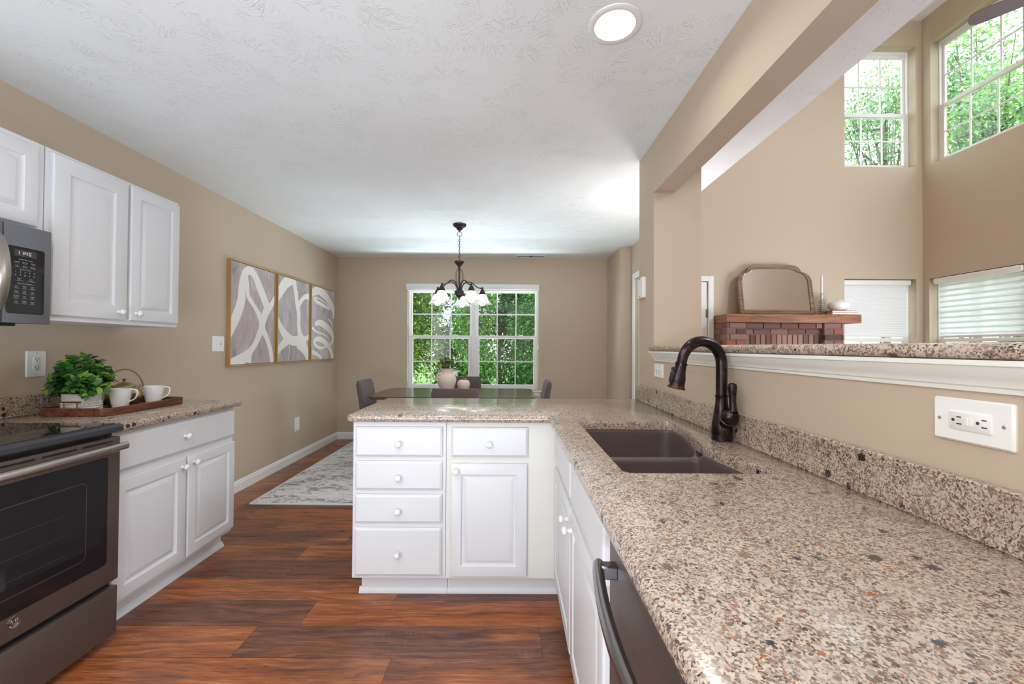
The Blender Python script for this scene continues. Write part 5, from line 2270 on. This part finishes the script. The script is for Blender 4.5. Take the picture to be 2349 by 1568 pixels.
# ------------------------------------------------------------------ dining furniture
mb = MB()
rows = []
rf = rrect(3.05, 2.2, 0.02, 3)
mb.loops((-2.05, 3.25, 0.0005), X, Y, Z, rf, [(0, 0), (0, 0.006), (0.003, 0.008), (0.022, 0.008)], cap=False)
mb.m = 1
mb.loops((-2.05, 3.25, 0.0005), X, Y, Z, rf, [(0.022, 0.008), (0.024, 0.009)], cap=True, back=False)
r = mb.build('area_rug', ['rug_edge', 'rug'], None, 30)
tag(r, 'pale grey mottled area rug under the dining table', 'rug')

t = thing('dining_table', 'dark wood dining table with cut corners behind the peninsula', 'table', (-0.585, 4.49, 0.009))
tp = [(-1.30, 4.03), (0.225, 4.03), (0.262, 4.10), (0.235, 4.90), (0.19, 4.95), (-1.36, 4.95), (-1.405, 4.90), (-1.432, 4.10)]
tp = [(-1.345, 4.03), (0.19, 4.03), (0.255, 4.10), (0.255, 4.88), (0.19, 4.95), (-1.345, 4.95), (-1.425, 4.88), (-1.425, 4.10)]
rp = round_poly(tp, 0.03, 4)
mb = MB()
mb.grid([[Vector((p[0], p[1], z)) for p in inset_poly(rp, i)] for i, z in ((0.03, 0.722), (0.002, 0.744), (0.0, 0.748), (0.003, 0.752))], True, True, True)
mb.build('tabletop', 'table', t, 30)
mb = MB()
mb.box(-1.22, 0.05, 4.16, 4.18, 0.65, 0.722)
mb.box(-1.22, 0.05, 4.80, 4.82, 0.65, 0.722)
mb.box(-1.22, -1.20, 4.18, 4.80, 0.65, 0.722)
mb.box(0.03, 0.05, 4.18, 4.80, 0.65, 0.722)
mb.build('apron', 'table', t, 0)
for x in (-1.23, 0.06):
    for y in (4.14, 4.84):
        mb = MB()
        sx = 1 if x < -0.5 else -1
        sy = 1 if y < 4.5 else -1
        mb.grid([[Vector((x + sx * o + a * w, y + sy * o2 + b * w, z)) for a, b in ((-1, -1), (1, -1), (1, 1), (-1, 1))] for z, w, o, o2 in ((0.0095, 0.016, 0, 0), (0.722, 0.028, 0.03, 0.03))], True, True, True)
        mb.build('leg', 'leg_wood', t, 0)


def make_chair(label):
    t = thing('dining_chair', label, 'chair', (0, 0, 0), 'charcoal chairs round the dining table')
    m = MB()
    m.box(-0.225, 0.225, -0.20, 0.235, 0.40, 0.49, 0.03, 3)
    m.build('seat', 'chair', t, 50)
    m = MB()
    # backrest, gently dished and raked
    nx, nz_ = 12, 10
    front, backr = [], []
    w, zb, zt = 0.222, 0.43, 0.868

    def pt(u, v, side):
        x = u * w * (1.0 - 0.04 * v)
        z = zb + (zt - zb) * v
        y = -0.195 - 0.075 * v - 0.02 * (1 - u * u) * 1.0 + 0.012
        th = 0.032
        return Vector((x, y + side * th, z))
    # outline rounded at the top corners: superellipse ring rows around the section
    rows = []
    for j in range(nz_ + 1):
        v = j / nz_
        ring = []
        top = max(0.0, (v - 0.90) / 0.10)
        sc = math.sqrt(max(0.0, 1 - (top * 0.93) ** 2))
        ww = 1 - 0.10 * (1 - sc)
        tt = 0.30 + 0.70 * sc
        for k in range(28):
            a = 2 * PI * k / 28
            ca, sa = math.cos(a), math.sin(a)
            e = 0.32
            u = math.copysign(abs(ca) ** e, ca)
            s = math.copysign(abs(sa) ** (0.6), sa)
            p = pt(u * ww, v, 0)
            ring.append(p + Vector((0, s * 0.034 * tt, 0)))
        rows.append(ring)
    m.grid(rows, True, True, True)
    m.build('backrest', 'chair', t, 60)
    for sx in (-1, 1):
        for sy in (-1, 1):
            m = MB()
            x, y = sx * 0.19, (0.19 if sy > 0 else -0.17)
            dy = 0.02 * sy
            m.grid([[Vector((x + sx * ox + a * ww, y + dy * q + b * ww, z)) for a, b in ((-1, -1), (1, -1), (1, 1), (-1, 1))] for z, ww, ox, q in ((0.0, 0.012, 0.012, 1), (0.41, 0.019, 0.0, 0))], True, True, True)
            m.build('leg', 'leg_wood', t, 0)
    return t


ch = make_chair('charcoal chair with its back toward the peninsula, at the near side of the table')
kinds = [(-0.486, 3.905, 0.0, 'charcoal chair with its back toward the peninsula, at the near side of the table'),
         (-0.575, 4.865, PI, 'charcoal chair at the window side of the table, behind the vase'),
         (-1.345, 4.55, -PI / 2, 'blue-grey lit charcoal chair at the left end of the table'),
         (0.150, 4.55, PI / 2, 'charcoal chair at the right end of the table under the window corner')]
for i, (x, y, a, lab) in enumerate(kinds):
    o = ch if i == 0 else copy_tree(ch)
    o.location = (x, y, 0.0096)
    o.rotation_euler = (0, 0, a)
    o['label'] = lab

VP_ = Vector((-0.705, 4.58, 0.7525))
t = thing('vase', 'pale pink stoneware jug vase on the dining table', 'vase', VP_)
mb = MB()
mb.lathe([(0.055, 0), (0.062, 0.004), (0.080, 0.040), (0.098, 0.085), (0.105, 0.120), (0.102, 0.150), (0.088, 0.180), (0.072, 0.196), (0.068, 0.205), (0.070, 0.235), (0.076, 0.250), (0.073, 0.252), (0.066, 0.238), (0.062, 0.20), (0.0, 0.19)], VP_, 44)
mb.build('jar', 'stone', t, 50)
mb = MB()
for d in (Vector((-0.82, -0.57, 0)).normalized(),):
    mb.tube([VP_ + d * 0.070 + Z * 0.198, VP_ + d * 0.098 + Z * 0.200, VP_ + d * 0.116 + Z * 0.184, VP_ + d * 0.114 + Z * 0.166, VP_ + d * 0.096 + Z * 0.152], 0.010, 10)
mb.build('loop_handle', 'stone', t, 60)
t = thing('greenery', 'small sprigs of green leaves standing in the stoneware vase', 'greenery', VP_ + Z * 0.193)
random.seed(5)
ms, ml = MB(), MB()
for k in range(26):
    a = random.uniform(0, 2 * PI)
    r = random.uniform(0.01, 0.085)
    base = VP_ + Vector((0.02 * math.cos(a), 0.02 * math.sin(a), 0.196))
    tip = VP_ + Vector((r * math.cos(a), r * math.sin(a), 0.325 + random.uniform(-0.01, 0.06) - r * 0.30))
    pts = [base, (base + tip) / 2 + Z * 0.015, tip]
    ms.tube(pts, 0.0015, 5)
    for q in range(9):
        s = 0.68 + 0.32 * q / 8
        P = base * (1 - s) + tip * s
        D = Vector((random.uniform(-1, 1), random.uniform(-1, 1), random.uniform(-0.1, 0.9)))
        c = random.choice([srgb(124, 142, 92), srgb(160, 170, 112), srgb(96, 120, 78), srgb(182, 186, 128)])
        leaf_quads(ml, P, D, random.uniform(0.03, 0.045), 0.02, Z, c, 0.15)
ms.build('stems', 'leg_wood', t, 0)
ml.build('leaves', 'house_leaf', t, 60)
AP = Vector((-0.522, 4.615, 0.7525))
t = thing('apple_ornament', 'cream stoneware apple ornament right of the vase on the table', 'ornament', AP)
mb = MB()
mb.lathe([(0.030, 0.004), (0.040, 0.0), (0.052, 0.012), (0.066, 0.045), (0.0715, 0.075), (0.068, 0.100), (0.055, 0.117), (0.035, 0.124), (0.016, 0.118), (0.0, 0.112)], AP, 40)
mb.build('fruit', 'stone', t, 50)
mb = MB()
mb.tube([AP + Z * 0.110, AP + Vector((-0.002, 0, 0.135)), AP + Vector((-0.010, 0, 0.160))], [0.005, 0.004, 0.0055], 8)
st_ = mb.build('stalk', 'mirror_wood', t, 60)
mb = MB()
leaf_quads(mb, AP + Vector((0, 0, 0.132)), Vector((1, -0.2, 0.5)), 0.045, 0.030, Z, (1, 1, 1, 1), 0.2)
mb.build('leaf', 'stone', t, 60)

# ------------------------------------------------------------------ fireplace
FX0, FX1 = 2.475, 3.832
FYF, MYF = 4.715, 4.70
ZMB, ZMT = 1.545, 1.642
t = thing('fireplace', 'brown brick fireplace surround below the mantel beam', 'fireplace', ((FX0 + FX1) / 2, 4.86, 0))
random.seed(21)
core = MB()
core.box(FX0 + 0.008, FX0 + 0.225, FYF + 0.008, GY - 0.001, 0, ZMB - 0.002)
core.box(FX1 - 0.225, FX1 - 0.008, FYF + 0.008, GY - 0.001, 0, ZMB - 0.002)
core.box(FX0 + 0.225, FX1 - 0.225, FYF + 0.058, GY - 0.001, 1.03, ZMB - 0.002)
core.box(FX0 + 0.225, FX0 + 0.38, FYF + 0.058, GY - 0.001, 0, 1.03)
core.box(FX1 - 0.38, FX1 - 0.225, FYF + 0.058, GY - 0.001, 0, 1.03)
core.build('mortar_core', 'mortar', t, 0)
br = MB()
pal = [(132, 96, 88), (116, 84, 78), (98, 72, 66), (142, 108, 98), (82, 62, 58), (122, 78, 70), (146, 116, 106)]


def bcol(hot=0.0):
    c = random.choice(pal)
    if random.random() < hot:
        c = (156, 86, 78)
    br.col = srgb(*c)


bh, gap = 0.058, 0.009
z = ZMB - 0.004
course = 0
while z > 0.02:
    z0 = max(z - bh, 0.0)
    off = 0.10 if course % 2 else 0.0
    out = 0.010 if course % 4 == 2 else 0.0
    # pilaster fronts
    for xs, xe in ((FX0, FX0 + 0.232), (FX1 - 0.232, FX1)):
        cuts = [xs, xs + 0.112, xe] if course % 2 else [xs, xe]
        if course % 2 == 0:
            cuts = [xs, xs + 0.2, xe] if xs > 3 else [xs, xs + 0.036, xe]
        for a, b in zip(cuts[:-1], cuts[1:]):
            bcol(0.35 if xs < 3 else 0.1)
            br.box(a + gap / 2 - (0.0), b - gap / 2, FYF - out, FYF + 0.10, z0, z, 0.003)
    # left flank
    for a, b in ((FYF + 0.10, 4.86), (4.86, GY - 0.002)):
        bcol(0.4)
        br.box(FX0, FX0 + 0.10, a + gap / 2, b - gap / 2, z0, z, 0.003)
        bcol(0.1)
        br.box(FX1 - 0.10, FX1, a + gap / 2, b - gap / 2, z0, z, 0.003)
    # middle recess, first two courses flat
    if course < 2:
        x = FX0 + 0.235 - off
        fy_ = FYF + (0.018 if course == 0 else 0.050)
        while x < FX1 - 0.235:
            a, b = max(x, FX0 + 0.235), min(x + 0.203, FX1 - 0.235)
            if b - a > 0.03:
                bcol()
                br.box(a + gap / 2, b - gap / 2, fy_, fy_ + 0.06, z0, z, 0.003)
            x += 0.203
    elif course == 2:
        # soldier course below
        x = FX0 + 0.235
        i = 0
        while x < FX1 - 0.24:
            bcol()
            if 6 <= i <= 10:
                br.col = srgb(168, 132, 124)
            br.box(x + gap / 2, x + 0.062 - gap / 2, FYF + 0.046, FYF + 0.11, z - 0.200, z, 0.003)
            x += 0.062
            i += 1
    elif course > 4 and z0 < 1.03:
        for a, b in ((FX0 + 0.235, FX0 + 0.38), (FX1 - 0.38, FX1 - 0.235)):
            bcol()
            br.box(a + gap / 2, b - gap / 2, FYF + 0.050, FYF + 0.11, z0, z, 0.003)
    z = z0 - gap
    course += 1
br.build('brickwork', 'brick', t, 0)
mb = MB()
mb.box(FX0 + 0.39, FX1 - 0.39, GY - 0.03, GY - 0.002, 0.0, 1.02)
mb.build('firebox_back', 'black', t, 0)
t = thing('mantel_shelf', 'rough reddish wood mantel beam over the brick', 'mantel', (3.24, 4.85, ZMB))
mb = MB()
mb.box(2.470, 4.022, MYF, GY - 0.001, ZMB, ZMT, 0.006, 2)
mb.build('beam', 'mantel', t, 30)
mb = MB()
random.seed(3)
for c, n in ((2.75, 3), (3.07, 3), (3.70, 8), (3.76, 8)):
    for k in range(n):
        px, pz = c + random.uniform(-0.03, 0.03), ZMB + random.uniform(0.015, 0.08)
        mb.lathe([(0.0035, 0), (0.003, 0.0015)], (px, MYF + 0.0004, pz), 8, -Y)
mb.build('nail_holes', 'slot', t, 0)

# mirror, leaning
t = thing('mantel_mirror', 'shouldered arch mirror in washed wood leaning on the mantel', 'mirror', (3.15, 4.82, ZMT))
mw, mh = 0.893, 0.612


def mirror_outline(i):
    # half outline from bottom right to top centre, mirrored
    w = mw / 2 - i
    h = mh - i
    pts = [(w, i), (w, h * 0 + 0.36)]
    # shoulder arc
    c = (w - 0.105 + i * 0.0, 0.425)
    pts = [(w, i), (w, 0.40)]
    for k in range(1, 9):
        a = (PI / 2) * k / 8
        pts.append((w - 0.105 + 0.105 * math.cos(a), 0.40 + 0.115 * math.sin(a)))
    cx = w - 0.120
    # step up to the arch
    for k in range(0, 10):
        a = (PI / 2) * k / 9
        rx, rz = 0.130, h - 0.53
        pts.append((cx - 0.130 + rx * math.cos(a), 0.53 + rz * math.sin(a)))
    left = [(-p[0], p[1]) for p in reversed(pts)]
    return pts + left


lean = math.atan2(0.095, 0.60)
Vv = Vector((0, math.sin(lean), math.cos(lean)))
Nn = Vector((0, -math.cos(lean), math.sin(lean)))
MO = Vector((3.150, 4.860, ZMT + 0.006))
mb = MB()
mb.loops(MO, X, Vv, Nn, mirror_outline, [(0, 0), (0, 0.018), (0.004, 0.028), (0.013, 0.032), (0.020, 0.027), (0.034, 0.025), (0.040, 0.030), (0.048, 0.028), (0.054, 0.016)], cap=False)
mb.build('frame', 'mirror_wood', t, 40)
mb = MB()
mb.loops(MO, X, Vv, Nn, mirror_outline, [(0.051, 0.012), (0.051, 0.0165), (0.060, 0.0175)], cap=True)
mb.build('mirror_glass', 'mirror', t, 0)

CP = Vector((3.650, 4.815, ZMT))
t = thing('candlestick', 'silver ridged candlestick with a white taper on the mantel', 'candlestick', CP)
mb = MB()
prof = [(0.046, 0), (0.046, 0.004)]
n = 7
for k in range(n):
    f = k / n
    z = 0.012 + 0.175 * f
    r = 0.048 * (1 - 0.55 * f)
    prof += [(0.010, z), (r, z + 0.006), (r * 0.9, z + 0.012), (0.009, z + 0.020)]
prof += [(0.010, 0.200), (0.015, 0.215), (0.015, 0.258), (0.0, 0.258)]
mb.lathe(prof, CP, 26)
cs = mb.build('holder', 'silver', t, 50)
mb = MB()
mb.lathe([(0.0115, 0.255), (0.0110, 0.44), (0.009, 0.468), (0.003, 0.476)], CP, 18)
mb.build('candle', 'wax', t, 50)
bks = []
zb = ZMT + 0.0005
for i, (w, d, h, mat_, ang, lab) in enumerate(((0.31, 0.20, 0.024, 'book_b', 0.02, 'blush book lying on the mantel under the thinner book'),
                                               (0.28, 0.185, 0.022, 'book_a', -0.03, 'dusty rose book on top of the stack, under the white vase'))):
    t = thing('book', lab, 'book', (3.835, 4.80, zb), 'books stacked on the mantel')
    m = MB()
    m.box(3.835 - w / 2, 3.835 + w / 2, 4.80 - d / 2, 4.80 + d / 2, zb, zb + 0.003)
    m.box(3.835 - w / 2, 3.835 + w / 2, 4.80 - d / 2, 4.80 + d / 2, zb + h - 0.003, zb + h)
    m.box(3.835 - w / 2, 3.835 - w / 2 + 0.004, 4.80 - d / 2, 4.80 + d / 2, zb + 0.003, zb + h - 0.003)
    m.build('cover', mat_, t, 0)
    m = MB()
    m.box(3.835 - w / 2 + 0.004, 3.835 + w / 2 - 0.004, 4.80 - d / 2 + 0.004, 4.80 + d / 2 - 0.004, zb + 0.003, zb + h - 0.003)
    m.build('pages', 'paper', t, 0)
    t.rotation_euler = (0, 0, ang)
    zb += h + 0.0005
WV = Vector((3.833, 4.80, zb))
t = thing('bud_vase', 'round white lumpy vase on the stacked books', 'vase', WV)
mb = MB()
rows = []
for r, h in [(0.045, 0), (0.075, 0.008), (0.104, 0.035), (0.112, 0.062), (0.106, 0.088), (0.086, 0.110), (0.055, 0.122), (0.040, 0.128), (0.034, 0.136), (0.026, 0.136), (0.022, 0.120)]:
    ring = []
    for k in range(36):
        a = 2 * PI * k / 36
        bmp = 1 + 0.03 * math.sin(3 * a + h * 30) * (1 if h > 0.02 else 0)
        ring.append(WV + Vector((r * bmp * math.cos(a), r * 0.85 * bmp * math.sin(a), h)))
    rows.append(ring)
mb.grid(rows, True, True, True)
mb.build('pot', 'pot', t, 60)

# ceiling fan high in the family room
FH = Vector((3.78, 2.53, 3.67))
t = thing('ceiling_fan', 'grey ceiling fan blade tip crossing the high side window', 'fan', FH + Z * (GZ - 3.67))
mb = MB()
mb.cyl(FH + Z * 0.06, Vector((FH.x, FH.y, GZ)), 0.013, 14)
mb.lathe([(0.07, 0), (0.07, -0.02), (0.03, -0.06)], (FH.x, FH.y, GZ), 28)
mb.build('downrod', 'chand', t, 40)
mb = MB()
mb.lathe([(0.03, 0.10), (0.09, 0.08), (0.115, 0.02), (0.11, -0.04), (0.07, -0.08), (0.0, -0.085)], FH, 32)
mb.build('motor', 'chand', t, 40)
a0 = math.atan2(0.76, -0.65) - 0.0
for k in range(5):
    a = a0 + 2 * PI * k / 5
    d = Vector((math.cos(a), math.sin(a), 0))
    s = Vector((-math.sin(a), math.cos(a), 0)) * 0.97 + Z * 0.20
    mb = MB()
    prof = [(0.11, 0.03), (0.17, 0.045), (0.22, 0.060), (0.50, 0.068), (0.585, 0.066), (0.618, 0.045), (0.628, 0.012)]
    up = [FH + d * u + s * w for u, w in prof]
    lo = [FH + d * u - s * w for u, w in prof]
    th = Z * 0.007
    rows = []
    for a_, b_ in zip(up, lo):
        rows.append([a_, b_, b_ + th, a_ + th])
    mb.grid(rows, True, True, True)
    mb.build('blade', 'fan', t, 0)

# ------------------------------------------------------------------ outdoors
mb = MB()
mb.box(-25, 40, YB + 0.3, 45, -0.5, -0.25)
mb.box(GX + 0.4, 40, -12, YB + 0.3, -0.5, -0.25)
g = mb.build('lawn', 'grass', None, 0)
tag(g, None, None, None, 'structure')
g.name = 'ground'


def tree(loc, height, half, crown_c, half_z, n, leaf, pal_, label, seed, cat='tree', base=0.0, name='tree', clump=26, wood=True):
    """crown fills an ellipsoid: half = (x, y) half widths, half_z = half height"""
    rnd = random.Random(seed)
    t = thing(name, label, cat, loc, 'trees and shrubs outside the windows')
    L = Vector(loc)
    C = L + Vector((0, 0, crown_c))
    hx_, hy_ = half
    lim = (hx_ * 1.0, hy_ * 1.0)
    m = MB()
    trunk = [L + Vector((0.03 * math.sin(k * 1.3), 0.03 * math.cos(k * 1.7), crown_c * k / 6)) for k in range(7)]
    tr = max(0.03, height * 0.014)
    m.tube(trunk, [tr * (1 - 0.6 * k / 6) for k in range(7)], 8)
    centres = []
    for k in range(clump):
        while True:
            v = Vector((rnd.uniform(-1, 1), rnd.uniform(-1, 1), rnd.uniform(-1, 1)))
            if v.length <= 1.0:
                break
        if name == 'hedge':
            v = Vector((rnd.uniform(-1, 1), rnd.uniform(-1, 1), rnd.uniform(-1, 1)))
        p = C + Vector((v.x * hx_ * 0.80, v.y * hy_ * 0.80, v.z * half_z * 0.86))
        p.z = max(p.z, L.z + base + 0.05)
        centres.append(p)
        s_ = trunk[rnd.randint(1, 6)]
        mid = (s_ + p) / 2 + Vector((rnd.uniform(-.08, .08), rnd.uniform(-.08, .08), rnd.uniform(0.0, 0.15)))
        m.tube([s_, mid, p], [tr * 0.35, tr * 0.2, tr * 0.08], 6)
    m.build('trunk', 'bark', t, 60)
    q = MB()
    cr = (hx_ + hy_ + half_z) / 3 * 1.35 / clump ** 0.36
    for k in range(n):
        c = rnd.choice(centres)
        v = Vector((rnd.gauss(0, 1), rnd.gauss(0, 1), rnd.gauss(0, 0.8))).normalized() * cr * abs(rnd.gauss(0.75, 0.25))
        P = c + v
        sz = leaf * rnd.uniform(0.7, 1.3)
        if P.z < L.z + base or abs(P.x - L.x) > lim[0] - sz or abs(P.y - L.y) > lim[1] - sz:
            continue
        D = (v.normalized() * 0.5 + Vector((rnd.uniform(-1, 1), rnd.uniform(-1, 1), rnd.uniform(-0.9, 0.4)))).normalized()
        col = rnd.choice(pal_)
        kk = rnd.uniform(0.75, 1.2)
        S = D.cross(Vector((rnd.uniform(-.4, .4), rnd.uniform(-.4, .4), 1)))
        if S.length < 1e-3:
            S = D.orthogonal()
        S.normalize()
        q.col = (col[0] * kk, col[1] * kk, col[2] * kk, 1)
        N2 = S.cross(D) * sz * 0.12
        q._add([P, P + D * sz * 0.45 + S * sz * 0.28 + N2, P + D * sz, P + D * sz * 0.45 - S * sz * 0.28 + N2], [(0, 1, 2), (0, 2, 3)])
    q.build('foliage', 'leaf', t, 0)
    return t


G1 = [srgb(122, 150, 62), srgb(88, 124, 52), srgb(150, 176, 82), srgb(70, 104, 48)]
G2 = [srgb(56, 104, 56), srgb(42, 86, 50), srgb(70, 122, 60), srgb(98, 148, 72)]
G3 = [srgb(50, 96, 50), srgb(40, 84, 46), srgb(66, 116, 54), srgb(84, 132, 60)]
GS = [srgb(112, 160, 78), srgb(92, 142, 70), srgb(76, 124, 64)]
G_HAZE = [srgb(148, 180, 146), srgb(130, 164, 136), srgb(168, 194, 142), srgb(118, 154, 128)]  # leaf greens with washed-out haze and glare mixed into the colour
gz = -0.25
tree((-2.35, 8.4, gz), 4.2, (1.05, 0.9), 2.3, 1.9, 17000, 0.066, G1, 'yellow-green bushy tree left of the dining window view', 1, base=0.15)
tree((-0.72, 8.2, gz), 3.4, (0.5, 0.5), 1.75, 1.45, 6500, 0.07, GS, 'bright green sapling in front of the darker trees outside the dining window', 2, base=0.1, clump=18)
tree((0.92, 8.5, gz), 4.2, (1.05, 0.9), 2.3, 1.9, 17000, 0.07, G2, 'mid green leafy tree right of the dining window view', 4, base=0.15)
tree((-5.7, 10.6, gz), 4.8, (1.3, 1.0), 2.6, 2.3, 9000, 0.10, G3, 'dark tree at the far left beyond the dining window', 5, base=0.1)
tree((-3.0, 10.7, gz), 4.8, (1.3, 1.1), 2.5, 2.3, 17000, 0.085, G3, 'dark green dense tree left of centre in the second row outside the dining window', 3, base=0.1)
tree((-0.3, 10.8, gz), 4.8, (1.3, 1.1), 2.5, 2.3, 17000, 0.085, G3, 'dark green dense tree right of centre in the second row outside the dining window', 6, base=0.1)
tree((2.4, 10.9, gz), 4.8, (1.3, 1.1), 2.6, 2.3, 10000, 0.10, G2, 'mid green tree at the far right beyond the dining window', 8, base=0.1)
for k, (hx0, lab) in enumerate(((-5.6, 'tall clipped hedge section farthest left behind the trees'), (-2.2, 'tall clipped hedge section left of centre behind the trees'),
                                (1.2, 'tall clipped hedge section right of centre behind the trees'), (4.6, 'tall clipped hedge section farthest right behind the trees'))):
    tree((hx0, 13.6, gz), 4.0, (1.68, 0.8), 1.9, 2.1, 13000, 0.14, G3, lab, 30 + k, cat='hedge', base=0.02, name='hedge', clump=40)
tree((14.2, 15.6, gz), 13.0, (1.5, 1.5), 9.9, 2.7, 6500, 0.13, G_HAZE, 'tall tree in haze-paled greens seen through the upper fireplace-wall window', 9, base=3, clump=30)
tree((13.8, 12.2, gz), 11.0, (1.65, 1.4), 9.0, 2.8, 7500, 0.12, G_HAZE, 'spreading tree in haze-paled greens seen through the upper side window', 10, base=3, clump=30)
tree((11.3, 9.4, gz), 8.0, (1.2, 1.1), 6.6, 1.5, 5000, 0.11, G_HAZE, 'lower tree in haze-paled greens outside the side-wall windows', 11, base=2)
tree((7.6, 5.75, gz), 3.0, (0.55, 0.55), 1.75, 1.4, 1500, 0.15, G2, 'shrub casting its outline on the sheer shade of the side wall', 13, cat='shrub', base=0.1, name='garden_shrub')
